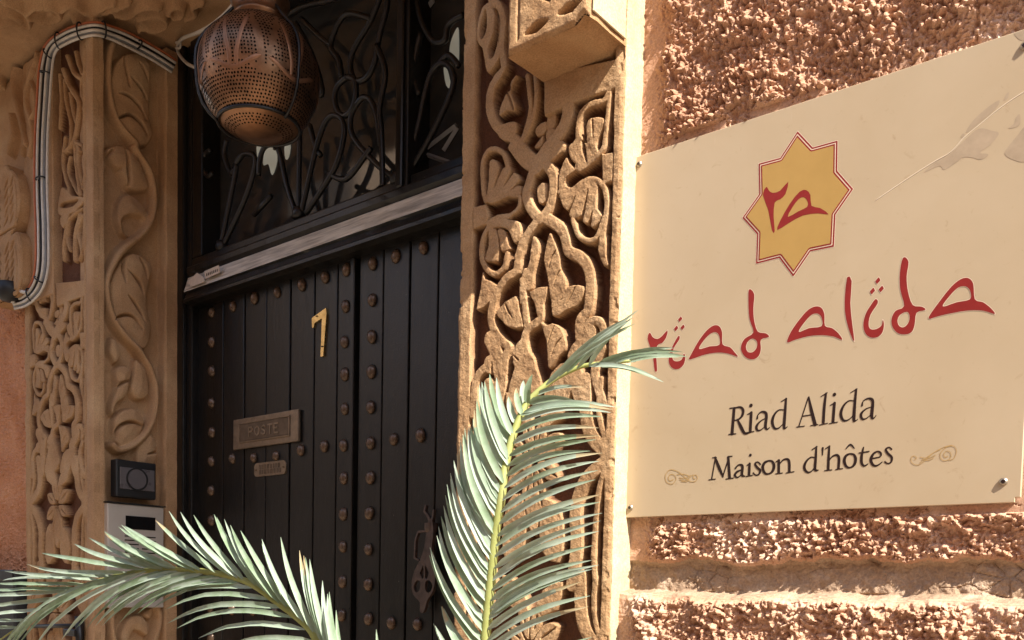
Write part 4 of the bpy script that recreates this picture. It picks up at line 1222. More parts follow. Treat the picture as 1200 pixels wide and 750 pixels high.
# small name plate with worn engraving
tl, br = onY(299.7, 543.5, YL), onY(336.5, 555.5, YL)
def rr_sd(x, z, x0, x1, z0, z1, r):
    dx = np.abs(x-(x0+x1)/2)-(x1-x0)/2+r; dz_ = np.abs(z-(z0+z1)/2)-(z1-z0)/2+r
    return np.hypot(np.maximum(dx, 0), np.maximum(dz_, 0))+np.minimum(np.maximum(dx, dz_), 0)-r
nx0, nx1, nz0, nz1 = tl.x, br.x, br.z, tl.z
npl = sdf_sheet('name_plate', lambda x, z: rr_sd(x, z, nx0, nx1, nz0, nz1, 0.012), nx0-.003, nx1+.003, nz0-.003, nz1+.003, 0.0025, YL-0.005, M['bronze'], ldoor, 0.004)
rr = random.Random(3)
for row in range(2):
    x = nx0+0.022
    while x < nx1-0.024:
        w = rr.uniform(0.006, 0.011); zc_ = nz0+(nz1-nz0)*(0.68-0.36*row)
        box('engraving', x, x+w, YL-0.0056, YL-0.0049, zc_-0.006, zc_+0.006, M['bronze_dark'], npl)
        x += w+0.004
for sx in (nx0+.009, nx1-.009):
    lathe('plate_screw', [(0, -0.002), (0.003, -0.001), (0.004, 0.0015)], (sx, YL-0.005, (nz0+nz1)/2), M['bronze_dark'], npl, 8)
# knocker: pierced iron drop
kc = (480, 560, 3.946)
def KP(pts): return [(v.x, v.z)+((p[2]/3.946*0.0017,) if len(p) > 2 else ()) for p in pts for v in [onY(kc[0]+p[0]/kc[2], kc[1]+p[1]/kc[2], YL-0.02)]]
body = KP([(88, 200), (108, 205), (112, 260), (105, 320), (108, 380), (120, 450), (112, 520), (85, 565), (68, 620), (50, 618), (50, 575), (20, 540), (12, 490), (25, 430), (55, 370), (72, 310), (80, 250)])
body = catmull(body, 3, True)
holes = [catmull(KP([(30, 530), (22, 500), (35, 475), (52, 480), (48, 520)]), 3, True), catmull(KP([(95, 530), (108, 500), (95, 475), (76, 480), (76, 520)]), 3, True),
         KP([(62, 470), (50, 440), (66, 400), (68, 460)]), KP([(74, 465), (74, 400), (92, 440), (82, 470)])]
fork = [KP([(75, 130, 12), (70, 155, 12), (88, 180, 14), (98, 210, 16)]), KP([(112, 150, 10), (108, 180, 12), (98, 210, 14)]),
        KP([(75, 245, 10), (40, 250, 10), (28, 290, 10), (24, 370, 10), (42, 380, 10)])]
def ksd(x, z):
    d = sd_poly(body, x, z)
    for h in holes: d = np.maximum(d, -sd_poly(h, x, z))
    for f in fork: d = np.minimum(d, sd_stroke(f, x, z))
    return d
qq = np.array([p[:2] for p in body]+[p[:2] for f in fork for p in f])
M['knocker'] = simple_mat('rusty brown iron', (0.085, 0.058, 0.048), 0.5, 0.2, 0.4, 60, 0.3, 200)
sdf_sheet('door_knocker', ksd, qq[:, 0].min()-.01, qq[:, 0].max()+.01, qq[:, 1].min()-.01, qq[:, 1].max()+.01, 0.0022, YL-0.022, M['knocker'], rdoor, 0.008)
v = onY(480+100/3.946, 560+235/3.946, YL-0.01)
lathe('knocker_boss', [(0, -0.012), (0.012, -0.01), (0.016, 0), (0.016, 0.012)], v, M['knocker'], rdoor, 12)
# dark hall behind, threshold
box('threshold', JX, XRL, YP-0.05, YB+0.12, 0.0, 0.03, M['stone_soft'], fr, 0.006)
box('hall_wall', JX-0.3, 0.0, YB+0.30, YB+0.36, 0, SZ+0.24, M['wood_dark'], wall)

# ================================================================== lantern
LC = CF+CR*(304-600)/FPX+CU*(CY-93)/FPX
LC = LC*(1.20/LC[1])*1.0
LC = Vector((LC[0], LC[1], LC[2]+EYE))
LD = (LC-Vector((0, 0, EYE))).dot(Vector(CF))
LR = 68.5/FPX*LD
lan = thing('hanging_lantern', 'round copper lantern with pierced dots hanging before the fanlight', 'lantern', (LC.x, LC.y, LC.z-LR))
prof = []
for k in range(33):
    a = -math.pi/2+math.pi*(k/32)*0.955
    r = math.cos(a); z = math.sin(a)
    f = 1.0+0.03*math.sin(a*2)
    if z < -0.55: f *= 1.0
    if z < 0: r = (1-abs(z)**2.2)**(1/2.2)
    prof.append((max(r*LR*f, 0.0005), z*LR*0.98))
globe = lathe('globe', prof, LC, M['copper'], lan, 64)
lathe('neck', [(0.42*LR, 0.90*LR), (0.44*LR, 0.94*LR), (0.46*LR, 0.97*LR), (0.42*LR, 1.0*LR), (0.46*LR, 1.20*LR), (0.50*LR, 1.24*LR), (0.50*LR, 1.30*LR), (0.2*LR, 1.55*LR), (0.05*LR, 1.7*LR)], LC, M['copper'], lan, 40)
# pierced dots in rows, left free along the embossed ribbons
def ribbon(lon, lat):
    lon = (lon+math.pi) % (2*math.pi/6) - math.pi/6          # six repeats
    u = abs(lon)/(math.pi/6)
    d1 = abs(lat-(-0.22-0.10*math.cos(u*math.pi)))             # swag
    d2 = abs(u-0.12-0.5*max(0, (lat+0.1))*0.9)*0.5
    return min(d1*1.0 if u < 0.9 else 1, d2 if lat > -0.25 and lat < 0.75 else 1)
def sph(lat, lon, k=1.0):
    f = 1.0+0.03*math.sin(lat*2)
    z = math.sin(lat); r = math.cos(lat) if z >= 0 else (1-abs(z)**2.2)**(1/2.2)
    return LC+Vector((r*math.cos(lon)*LR*f, r*math.sin(lon)*LR*f, z*LR*0.98))*k
dv, df = [], []
rows = 40
for i in range(rows):
    lat = -1.2+2.23*i/(rows-1)
    if abs(lat+0.927) < 0.05: continue
    n = max(8, int(118*math.cos(lat)))
    for j in range(n):
        lon = 2*math.pi*(j+(0.5 if i % 2 else 0)+0.37*i+random.uniform(-.13, .13))/n
        if lat > -0.52 and ribbon(lon, lat) < 0.045: continue
        c = sph(lat+random.uniform(-.006, .006), lon, 1.003)
        nrm = (c-LC).normalized()
        t1 = nrm.cross(Vector((0, 0, 1))).normalized(); t2 = nrm.cross(t1)
        rd = LR*0.0180*random.uniform(0.85, 1.1)
        b0 = len(dv)
        for q in range(6):
            a = q*math.pi/3; dv.append(c+t1*math.cos(a)*rd+t2*math.sin(a)*rd)
        df.append(tuple(range(b0, b0+6)))
pf = mesh('perforations', dv, df, M['hole'], lan)
pf['kind'] = 'stuff'
# bare copper ribbon ornaments
for k in range(6):
    L0 = k*math.pi/3+0.0
    P = [sph(-0.22-0.10*math.cos(abs(u)*math.pi), L0+u*math.pi/6, 1.004) for u in [x/8 for x in range(-7, 8)]]
    lines = [P]
    for s_ in (-1, 1):
        lines.append([sph(la, L0+s_*(0.12+0.45*max(0, la+0.1))*math.pi/6, 1.004) for la in [-0.30+0.9*x/10 for x in range(11)]])
    for ln in lines:
        vs, fs = [], []
        for i, p in enumerate(ln):
            tg = (ln[min(i+1, len(ln)-1)]-ln[max(i-1, 0)]).normalized(); nn = (p-LC).normalized(); sd_ = tg.cross(nn)
            w = LR*0.034*(1 if 0 < i < len(ln)-1 else 0.3)
            vs += [p-sd_*w, p+nn*LR*0.012, p+sd_*w]
        for i in range(len(ln)-1):
            a = i*3; fs += [(a, a+1, a+4, a+3), (a+1, a+2, a+5, a+4)]
        mesh('ribbon', vs, fs, M['copper_bare'], lan, True)
# cage of iron wire: ring low on the globe, three uprights
ra = -0.927
ring = [LC+Vector((math.cos(a)*LR*0.68, math.sin(a)*LR*0.68, math.sin(ra)*LR*0.98)) for a in [2*math.pi*k/48 for k in range(48)]]
tube('cage_ring', [tuple(p) for p in ring], LR*0.030, M['iron'], lan, 8, True, True)
base_a = math.atan2(-LC.y, -LC.x)
for off in (-1.45, 0.65, 2.75):
    a = base_a+off
    P = []
    for k in range(15):
        la = ra+(1.45-ra)*k/14
        R_ = 1.05+0.02*math.sin(k)
        rc = math.cos(la) if la > 0 else (1-abs(math.sin(la))**2.2)**(1/2.2)
        P.append(LC+Vector((rc*math.cos(a)*LR*R_, rc*math.sin(a)*LR*R_, math.sin(la)*LR*1.05+ (0.0 if la < 0.9 else (la-0.9)*LR*0.5))))
    tube('cage_wire', [tuple(p) for p in P], LR*0.026, M['iron'], lan, 6)
tube('chain_rod', [(LC.x, LC.y, LC.z+1.6*LR), (LC.x, LC.y, SZ+0.01)], 0.006, M['iron'], lan, 6)

# ================================================================== cables
YC = YP-0.012
def run(shift, lift=0.0):
    """path of the bundle: up the inner corner of the corbel, round the pilaster head, into the recess"""
    s = shift
    pts = [onY(x+dx*s, y+dy*s, YC-lift) for x, y, dx, dy in (
        (16, 356, 0.2, 0.8), (30, 351, 0.4, 0.8), (43, 336, 0.8, 0.6), (49, 312, 1, 0.2), (49.5, 270, 1, 0), (48, 220, 1, 0), (48.5, 165, 1, 0), (51, 118, 1, 0), (54, 78, 1, 0.1), (60, 56, 0.8, 0.5), (76, 44, 0.4, 0.9), (94, 37, 0.1, 1))]
    pts += [onX(x+dx*s, y+dy*s, JX+0.010+lift) for x, y, dx, dy in ((112, 34, 0, 1), (128, 38, 0, 1), (150, 47, -0.3, 1), (180, 63, -0.4, 0.9), (204, 78, -0.4, 0.9))]
    return catmull([tuple(p) for p in pts], 5)
cb = thing('cable_bundle', 'bundle of white and orange cables tied up the left pilaster', 'cables', tuple(onY(50, 200, YC)))
for sh, lf, mt, r in ((-7.6, 0.0, 'cable_orange', 0.0036), (-4.6, 0.003, 'cable_white', 0.0036), (-1.8, -0.003, 'black_plastic', 0.0036), (1.2, 0.002, 'cable_white', 0.0038), (4.2, -0.003, 'cable_grey', 0.0036), (7.2, 0.0, 'cable_white', 0.0036)):
    tube('cable', run(sh, lf), r, M[mt], cb, 8)
def tie(p, d, r):
    d = Vector(d).normalized()
    a = d.cross(Vector((0, 1, 0.2))).normalized(); b = d.cross(a)
    P = [tuple(Vector(p)+a*math.cos(t)*r[0]+b*math.sin(t)*r[1]) for t in [2*math.pi*k/16 for k in range(16)]]
    tube('cable_tie', P, 0.0022, M['black_plastic'], cb, 6, True, True)
cen_path = [Vector(p) for p in run(-0.7, 0.003)]
for fr_ in (0.09, 0.16, 0.34, 0.50, 0.555, 0.62, 0.70, 0.80, 0.92):
    i = int(fr_*(len(cen_path)-2))
    tie(cen_path[i], cen_path[i+1]-cen_path[i], (0.020, 0.010))
# loose pale cable towards the lantern
lc = thing('lantern_cable', 'thin pale cable looping from the door head to the lantern', 'cable', tuple(onY(208, 55, YF-0.02)))
tube('cable', catmull([tuple(onY(x, y, Y)) for x, y, Y in ((232, 80, YF-0.03), (220, 75, YF-0.03), (210, 64, YF-0.02), (208, 54, YF-0.02), (214, 45, YF-0.05), (232, 38, YF-0.10), (250, 28, 1.26), (270, 10, 1.22), (278, -6, 1.2))], 5), 0.0045, M['cable_white'], lc, 8)
tube('knot', catmull([tuple(onY(x, y, YF-0.028)) for x, y in ((206, 50), (211, 49), (211, 56), (206, 56))], 4), 0.003, M['cable_white'], lc, 6)
# dark cup where the bundle leaves the wall
gp = onY(12, 342, YP-0.03)
gl = thing('cable_gland', 'dark round cable gland under the left corbel', 'gland', tuple(gp))
lathe('cup', [(0.0, -0.03), (0.026, -0.026), (0.036, -0.004), (0.038, 0.022), (0.032, 0.024), (0.030, 0.0), (0.0, -0.012)], gp, M['black_plastic'], gl, 20)
tube('cable_end', catmull([tuple(onY(x, y, YP-0.025)) for x, y in ((30, 343), (22, 341), (14, 342), (9, 350), (16, 354))], 4), 0.005, M['cable_white'], gl, 8)

# ================================================================== intercom and doorbell on the jamb
def jbox(name, pxs, depth, mat, parent, bev=0.003, x0=JX):
    a, b = onX(pxs[0], pxs[1], x0), onX(pxs[2], pxs[3], x0)
    return box(name, x0-0.004, x0+depth, a.y, b.y, b.z, a.z, mat, parent, bev, 2)
db = thing('doorbell', 'black doorbell with a round grey button above the intercom', 'doorbell', tuple(onX(160, 562, JX)))
def jq(x0p, y0p, x1p, y1p, x=JX):
    a, b = onX(x0p, y0p, x), onX(x1p, y1p, x); return a.y, b.y, b.z, a.z
y0, y1, z0, z1 = jq(136, 537.5, 183, 586, JX+0.03)
box('housing', JX-0.002, JX+0.030, y0, y1, z0, z1, M['black_plastic'], db, 0.004, 2)
yc, zc_ = (y0+y1)/2, (z0+z1)/2
hh = z1-z0
face = box('face', JX+0.0302, JX+0.033, y0+0.010, y1-0.006, z0+hh*0.22, z1-hh*0.20, M['grey_plastic'], db, 0.001)
def disc(name, R0, R1, x, y, z, mat, parent, seg=32):
    vs, fs = [], []
    for r, dx in ((R0, 0), (R0, 0.002), (R1, 0.002), (R1, 0)):
        for k in range(seg): vs.append((x+dx, y+r*math.cos(2*math.pi*k/seg), z+r*math.sin(2*math.pi*k/seg)))
    for i in range(3):
        for k in range(seg): fs.append((i*seg+k, i*seg+(k+1) % seg, (i+1)*seg+(k+1) % seg, (i+1)*seg+k))
    return mesh(name, vs, fs, mat, parent)
disc('button_ring', 0.0275, 0.0315, JX+0.0332, yc, zc_+hh*0.01, M['black_plastic'], db)
disc('button', 0.0005, 0.0265, JX+0.0328, yc, zc_+hh*0.01, M['grey_plastic'], db)
ic = thing('intercom', 'champagne metal intercom panel with speaker slots below the doorbell', 'intercom', tuple(onX(160, 650, JX)))
y0, y1, z0, z1 = jq(126, 589, 192, 712, JX+0.018)
box('panel', JX-0.002, JX+0.018, y0, y1, z0, z1, M['panel_grey'], ic, 0.004, 3)
box('rain_lip', JX-0.002, JX+0.024, y0-0.003, y1+0.004, z1+0.0005, z1+0.004, M['black_plastic'], ic, 0.001)
dy0, dy1, dz0, dz1 = jq(147, 604, 182, 622, JX+0.018)
box('display', JX+0.0182, JX+0.0192, dy0, dy1, dz0, dz1, M['display'], ic, 0.0004)
sy0, sy1, sz0, sz1 = jq(146, 628, 183, 667, JX+0.018)
for r in range(9):
    z = sz1-(sz1-sz0)*r/8
    for c in range(2):
        ya = sy0+(sy1-sy0)*(0.0 if c == 0 else 0.54)
        box('speaker_slot', JX+0.0182, JX+0.0188, ya, ya+(sy1-sy0)*0.44, z-0.0016, z+0.0016, M['hole'], ic)
# small things low on the left: meter box and gate latch
mb = thing('meter_box', 'dark box low on the orange wall at the left edge', 'box', tuple(onY(0, 700, YP)))
v0, v1 = onY(-60, 668, YP-0.03), onY(17, 760, YP-0.03)
box('housing', v0.x, v1.x, YP-0.03, YP+0.05, v1.z-0.2, v0.z, M['black_plastic'], mb, 0.006, 2)
box('lid_lip', v0.x-0.004, v1.x+0.003, YP-0.036, YP-0.0305, v0.z-0.03, v0.z+0.002, M['black_plastic'], mb, 0.002)
lt = thing('gate_latch', 'dark iron latch rod across the foot of the left pilaster', 'latch', tuple(onY(90, 735, YP)))
tube('rod', [tuple(onY(38, 734, YP-0.012)), tuple(onY(94, 733, YP-0.012))], 0.006, M['iron'], lt, 8)
tube('bolt', [tuple(onY(93, 722, YP-0.014)), tuple(onY(94, 775, YP-0.014))], 0.012, M['iron'], lt, 8)
box('keeper', *sorted((onY(86, 735, YP).x, onY(100, 735, YP).x)), YP-0.03, YP-0.001, onY(92, 745, YP).z, onY(92, 737, YP).z, M['iron'], lt, 0.002)

# ================================================================== sign
YS = YP+0.036                                   # face of the sign
sg = thing('house_sign', 'cream acrylic house sign screwed to the rough wall', 'sign', (-0.50, YS, 0.115+EYE))
stl, sbl, sbr = onY(742, 185, YS), onY(728.5, 608, YS), onY(1196, 585, YS)
gx0, gx1, gz0, gz1 = (stl.x+sbl.x)/2, sbr.x, (sbl.z+sbr.z)/2-0.001, stl.z
def sign_plate():
    bm = bmesh.new()
    add_box(bm, gx0, gx1, YS, YS+0.006, gz0, gz1)
    vert = [e for e in bm.edges if abs(e.verts[0].co.y-e.verts[1].co.y) > 0.004]
    bmesh.ops.bevel(bm, geom=vert, offset=0.006, segments=4, affect='EDGES')
    bmesh.ops.bevel(bm, geom=[e for e in bm.edges if abs(e.verts[0].co.y-e.verts[1].co.y) < 1e-5 and len(e.link_faces) == 2 and e.calc_face_angle(0) > 0.5], offset=0.0008, segments=1, affect='EDGES')
    return bm_obj('plate', bm, M['sign'], sg)
sign_plate()
for x, y in ((749, 192.5), (738.5, 595), (1176, 564.5), (1203, 49)):
    v = onY(x, y, YS)
    if x > 1200: v = Vector((gx1-0.02, YS, gz1-0.02))
    s = bm_s = lathe('screw', [(0.0028, -0.0042), (0.0034, -0.0040), (0.0054, -0.0022), (0.0060, 0.0)], (0, 0, 0), M['screw'], None, 14)
    s.rotation_euler = (-math.pi/2, 0, 0)
    # lathe axis z -> -y (head towards the viewer)
    s.rotation_euler = (math.pi/2, 0, 0)
    s.parent = sg; s.location = v-sg.location
    s.scale = (0.85, 0.85, -0.7)
    so = mesh('socket', [(-0.0028, 0, 0), (0, 0, -0.0028), (0.0028, 0, 0), (0, 0, 0.0028)], [(0, 1, 2, 3)], M['ink'], None)
    so.parent = sg; so.location = v-sg.location+Vector((0, -0.00300, 0))

def SP(rg, pts):
    """photograph enlargement -> sign plane; third value is a stroke width in enlarged pixels"""
    out = []
    for p in pts:
        px, py = rg[0]+p[0]/rg[2], rg[1]+p[1]/rg[2]
        v = onY(px, py, YS)
        if len(p) > 2:
            e = onY(px+0.5, py, YS); f = onY(px, py+0.5, YS)
            k = math.sqrt((e-v).length*(f-v).length)*2
            out.append((v.x, v.z, p[2]/rg[2]*k))
        else: out.append((v.x, v.z))
    return out
def glyph(name, outer, hole, rg, mat, y, sm=4, halo=True, res=0.0009, parent=sg):
    O = catmull(SP(rg, outer), sm, True) if sm else SP(rg, outer)
    Hh = catmull(SP(rg, hole), sm, True) if hole else None
    def f(x, z):
        d = sd_poly(O, x, z)
        return np.maximum(d, -sd_poly(Hh, x, z)) if Hh is not None else d
    q = np.array([p[:2] for p in O]); lo, hi = q.min(0)-.003, q.max(0)+.003
    if halo: sdf_sheet('cut_edge', lambda x, z: f(x, z)-0.0007, lo[0], hi[0], lo[1], hi[1], res, y+0.00012, M['halo'], parent)
    return sdf_sheet(name, f, lo[0], hi[0], lo[1], hi[1], res, y, mat, parent)
def sharp(pts, n=3):
    """keep corners: only lightly subdivide"""
    return pts
Z1 = (860, 140, 3.947); Z2 = (740, 350, 5.4545); Z3 = (910, 290, 4.444)
# star emblem
star = SP(Z1, [(295, 55), (365, 130), (480, 98), (478, 238), (552, 322), (470, 440), (463, 588), (355, 610), (275, 727), (210, 640), (103, 668), (108, 530), (40, 455), (118, 345), (115, 205), (215, 178)])
qs = np.array(star); slo, shi = qs.min(0)-.004, qs.max(0)+.004
def lay(name, off, y, mat, parent): return sdf_sheet(name, lambda x, z: sd_poly(star, x, z)+off, slo[0], shi[0], slo[1], shi[1], 0.0010, y, mat, parent)
emb = lay('star_emblem', -0.0008, YS-0.00012, M['halo'], sg)
lay('outer_line', 0.0, YS-0.00024, M['red'], emb)
lay('gap_line', 0.0021, YS-0.00036, M['halo'], emb)
lay('inner_line', 0.0034, YS-0.00048, M['red'], emb)
lay('gold_field', 0.0052, YS-0.00060, M['gold'], emb)
glyph('emblem_letter', [(152, 312), (162, 328), (180, 340), (215, 330), (253, 288), (240, 345), (215, 370), (190, 385), (185, 450), (190, 518), (178, 515), (160, 420), (135, 348)], None, Z1, M['red'], YS-0.00072, 2, False, 0.0007, emb)
glyph('emblem_letter', [(202, 512), (215, 470), (260, 390), (305, 335), (335, 327), (355, 350), (360, 400), (400, 410), (440, 440), (390, 435), (320, 445), (255, 480)],
      [(250, 452), (270, 410), (300, 370), (325, 360), (342, 380), (340, 405), (300, 425)], Z1, M['red'], YS-0.00072, 2, False, 0.0007, emb)
# red word
YR = YS-0.00030
A1o = [(55, 495), (75, 440), (120, 375), (165, 325), (205, 307), (235, 315), (250, 350), (253, 408), (290, 420), (325, 450), (343, 482), (300, 465), (240, 457), (170, 462), (100, 480)]
A1h = [(115, 440), (150, 385), (185, 350), (215, 345), (235, 365), (235, 410), (170, 420)]
A2o = [(795, 372), (800, 350), (850, 280), (910, 205), (960, 165), (1000, 160), (1025, 190), (1033, 270), (1075, 285), (1115, 315), (1138, 347), (1080, 330), (1000, 328), (900, 345), (830, 362)]
A2h = [(865, 308), (900, 255), (945, 210), (985, 203), (1008, 225), (1008, 270), (940, 285)]
glyph('red_letter', A1o, A1h, Z3, M['red'], YR, 3)
glyph('red_letter', A2o, A2h, Z3, M['red'], YR, 3)
glyph('red_letter', [(368, 155), (392, 175), (385, 290), (395, 400), (406, 490), (385, 450), (362, 370), (355, 280)], None, Z3, M['red'], YR, 2)
glyph('red_letter', [(517, 268), (528, 290), (490, 350), (480, 400), (490, 425), (520, 425), (548, 405), (553, 375), (560, 400), (553, 440), (530, 465), (495, 470), (465, 450), (452, 405), (465, 345), (495, 295)], None, Z3, M['red'], YR, 3)
glyph('red_letter', [(660, 52), (688, 75), (678, 150), (685, 230), (710, 300), (755, 308), (777, 325), (730, 340), (720, 400), (705, 440), (670, 453), (630, 445), (603, 410), (600, 370), (620, 330), (665, 305), (645, 220), (643, 130)],
      [(680, 335), (645, 350), (630, 380), (640, 410), (665, 415), (688, 390), (693, 355)], Z3, M['red'], YR, 3)
glyph('red_letter', [(118, 215), (135, 245), (165, 258), (195, 240), (232, 200), (222, 250), (195, 285), (165, 300), (160, 380), (165, 460), (148, 458), (135, 350), (103, 258)], None, Z2, M['red'], YR, 2)
glyph('red_letter', [(300, 238), (308, 258), (275, 310), (262, 360), (270, 395), (300, 400), (325, 385), (335, 350), (345, 375), (335, 420), (305, 448), (270, 448), (243, 420), (240, 370), (260, 310)], None, Z2, M['red'], YR, 3)
glyph('red_letter', [(368, 388), (385, 350), (430, 270), (480, 205), (525, 172), (560, 175), (580, 215), (583, 292), (630, 310), (662, 345), (680, 372), (620, 352), (550, 345), (470, 358), (410, 378)],
      [(432, 322), (465, 265), (505, 225), (540, 215), (562, 240), (562, 295), (500, 305)], Z2, M['red'], YR, 3)
glyph('red_letter', [(752, -60), (785, -30), (780, 60), (785, 140), (808, 210), (860, 222), (880, 245), (828, 262), (828, 320), (815, 365), (780, 388), (735, 378), (705, 340), (702, 300), (725, 255), (780, 215), (755, 130), (748, 20)],
      [(775, 255), (745, 275), (732, 310), (745, 340), (775, 342), (800, 315), (803, 275)], Z2, M['red'], YR, 3)
def dia(cx, cy, rx, ry): return [(cx+rx*0.35, cy-ry), (cx+rx, cy-ry*0.1), (cx-rx*0.35, cy+ry), (cx-rx, cy+ry*0.1)]
for rg, cx, cy, rx, ry in ((Z3, 528, 173, 14, 19), (Z3, 500, 227, 14, 19), (Z3, 546, 216, 14, 19), (Z2, 312, 131, 14, 19), (Z2, 286, 190, 14, 19), (Z2, 328, 183, 14, 19)):
    glyph('red_dot', dia(cx, cy, rx, ry), None, rg, M['red'], YR, 0)
# black lettering: pen strokes with swelling widths
T1 = (840, 445, 6.0); T2 = (770, 505, 3.243)
def word(letters, rg, y, res):
    for st in letters:
        S_ = []
        for s in st:
            q = SP(rg, s)
            S_.append(catmull(q, 4) if len(q) > 2 else q)
        allp = np.array([p[:2] for s in S_ for p in s]); lo, hi = allp.min(0)-.005, allp.max(0)+.005
        f = lambda x, z: np.min([sd_stroke(s, x, z) for s in S_], axis=0)
        sdf_sheet('black_letter', f, lo[0], hi[0], lo[1], hi[1], res, y, M['ink'], sg)
def dlt(dx, dy): return [[(285+dx, 270+dy, 14), (290+dx, 245+dy, 8), (315+dx, 225+dy, 12)]]
word([
    [[(123, 202, 20), (108, 380, 22)], [(92, 201, 8), (135, 196, 8)], [(85, 385, 8), (135, 380, 8)], [(125, 199, 9), (165, 193, 14), (186, 215, 19), (178, 255, 17), (150, 280, 10), (122, 286, 8)], [(146, 280, 12), (170, 330, 22), (196, 376, 18), (230, 374, 6)]],
    [[(243, 232, 20), (236, 365, 20)], [(215, 245, 6), (245, 231, 13)], [(205, 373, 7), (262, 364, 7)]], [[(241, 181, 25)]],
    [[(285, 272, 14), (291, 246, 8), (315, 226, 12), (343, 232, 19), (350, 260, 20), (343, 328, 20), (355, 349, 10), (373, 335, 6)], [(346, 270, 6), (310, 290, 9), (281, 325, 18), (286, 355, 15), (312, 352, 8), (343, 325, 6)]],
    [[(488, 134, 15), (480, 240, 20), (474, 328, 20), (480, 343, 10), (497, 330, 6)], [(452, 155, 6), (490, 132, 9)], [(479, 214, 6), (440, 212, 9), (406, 245, 16), (391, 295, 20), (406, 340, 16), (436, 340, 9), (472, 305, 6)]],
    [[(645, 122, 9), (578, 328, 8)], [(648, 122, 10), (665, 210, 22), (692, 315, 24)], [(605, 256, 8), (672, 246, 8)], [(562, 333, 7), (617, 326, 7)], [(660, 323, 7), (712, 315, 7)]],
    [[(768, 98, 15), (756, 200, 20), (750, 300, 20)], [(732, 119, 6), (776, 92, 9)], [(722, 319, 7), (780, 306, 7)]],
    [[(828, 165, 20), (818, 295, 20)], [(797, 181, 6), (832, 162, 12)], [(792, 309, 7), (850, 298, 7)]], [[(828, 104, 25)]],
    [[(981, 69, 15), (971, 170, 20), (965, 275, 22), (972, 291, 10), (992, 278, 6)], [(940, 93, 6), (986, 64, 9)], [(969, 150, 6), (930, 148, 9), (891, 185, 16), (873, 240, 20), (890, 285, 16), (926, 282, 9), (963, 248, 6)]],
    [[(1022, 182, 14), (1030, 151, 8), (1060, 133, 12), (1089, 137, 19), (1098, 165, 20), (1090, 253, 22), (1102, 273, 10), (1121, 250, 6)], [(1093, 190, 6), (1050, 205, 9), (1016, 240, 18), (1023, 275, 15), (1052, 272, 8), (1090, 240, 6)]],
], T1, YS-0.0003, 0.0007)
word([
    [[(222, 103, 5), (208, 183, 5)], [(197, 186, 4), (222, 183, 4)], [(221, 101, 8), (237, 142, 12), (251, 174, 6)], [(250, 174, 5), (274, 99, 5)], [(271, 100, 10), (276, 178, 11)], [(262, 183, 4), (291, 179, 4)], [(211, 102, 4), (226, 101, 4)], [(270, 97, 4), (286, 96, 4)]],
    [[(298, 142, 7), (311, 129, 6), (325, 134, 10), (323, 167, 10), (335, 172, 4)], [(323, 147, 4), (305, 155, 8), (296, 168, 9), (306, 177, 5), (322, 165, 4)]],
    [[(352, 125, 10), (350, 168, 10)], [(342, 131, 4), (353, 124, 6)], [(339, 173, 4), (363, 169, 4)]], [[(355, 92, 11)]],
    [[(393, 127, 6), (383, 118, 5), (373, 125, 8), (380, 138, 9), (392, 150, 9), (388, 164, 7), (376, 168, 5), (366, 160, 6)]],
    [[(425, 113, 6), (409, 121, 10), (402, 140, 11), (410, 160, 9), (425, 163, 6), (440, 152, 10), (445, 132, 11), (438, 116, 8), (425, 113, 6)]],
    [[(463, 112, 10), (463, 158, 10)], [(452, 118, 4), (464, 110, 6)], [(451, 163, 4), (477, 160, 4)], [(466, 126, 5), (480, 110, 6), (497, 108, 9), (503, 122, 10), (503, 155, 10)], [(491, 160, 4), (521, 155, 4)]],
    [[(606, 61, 7), (603, 110, 10), (601, 147, 10), (613, 149, 4)], [(589, 72, 4), (608, 59, 5)], [(602, 103, 4), (585, 100, 5), (566, 118, 9), (560, 140, 10), (570, 156, 8), (585, 155, 5), (600, 138, 4)]],
    [[(630, 65, 8), (629, 92, 4)]],
    [[(655, 59, 7), (652, 110, 10), (651, 145, 10)], [(640, 68, 4), (657, 57, 5)], [(637, 151, 4), (665, 148, 4)], [(655, 111, 5), (668, 96, 6), (685, 92, 9), (692, 106, 10), (690, 140, 10)], [(679, 147, 4), (706, 143, 4)]],
    [[(732, 87, 6), (718, 95, 10), (712, 115, 11), (720, 135, 9), (735, 139, 6), (750, 128, 10), (755, 107, 11), (748, 90, 8), (732, 87, 6)]], [[(718, 68, 4), (735, 52, 7), (750, 66, 4)]],
    [[(785, 62, 5), (778, 95, 10), (778, 122, 10), (788, 133, 7), (802, 125, 4)], [(768, 84, 5), (806, 78, 5)]],
    [[(815, 105, 5), (848, 98, 5), (850, 84, 8), (838, 78, 6), (822, 88, 9), (813, 110, 11), (822, 130, 9), (838, 131, 6), (856, 118, 4)]],
    [[(892, 70, 6), (882, 62, 5), (870, 70, 8), (877, 85, 9), (892, 100, 9), (890, 118, 7), (877, 124, 5), (866, 117, 6)]],
], T2, YS-0.0003, 0.0007)
def swirl(lines):
    S_ = [catmull(SP(T2, W(l, 2.6)), 4) for l in lines]
    allp = np.array([p[:2] for s in S_ for p in s]); lo, hi = allp.min(0)-.004, allp.max(0)+.004
    sdf_sheet('swirl_print', lambda x, z: np.min([sd_stroke(s, x, z) for s in S_], axis=0), lo[0], hi[0], lo[1], hi[1], 0.0006, YS-0.0003, M['tan'], sg)
swirl([[(62, 184), (50, 190), (43, 180), (50, 166), (66, 168), (72, 184), (58, 202), (36, 194), (32, 168), (50, 148), (80, 155), (105, 175), (125, 192), (145, 192), (154, 178), (147, 167), (138, 172), (140, 182), (146, 180)],
       [(84, 178), (108, 180), (128, 168)], [(86, 185), (108, 188), (130, 172), (138, 166)], [(92, 192), (112, 193), (122, 184)], [(76, 166), (100, 164), (120, 170)]])
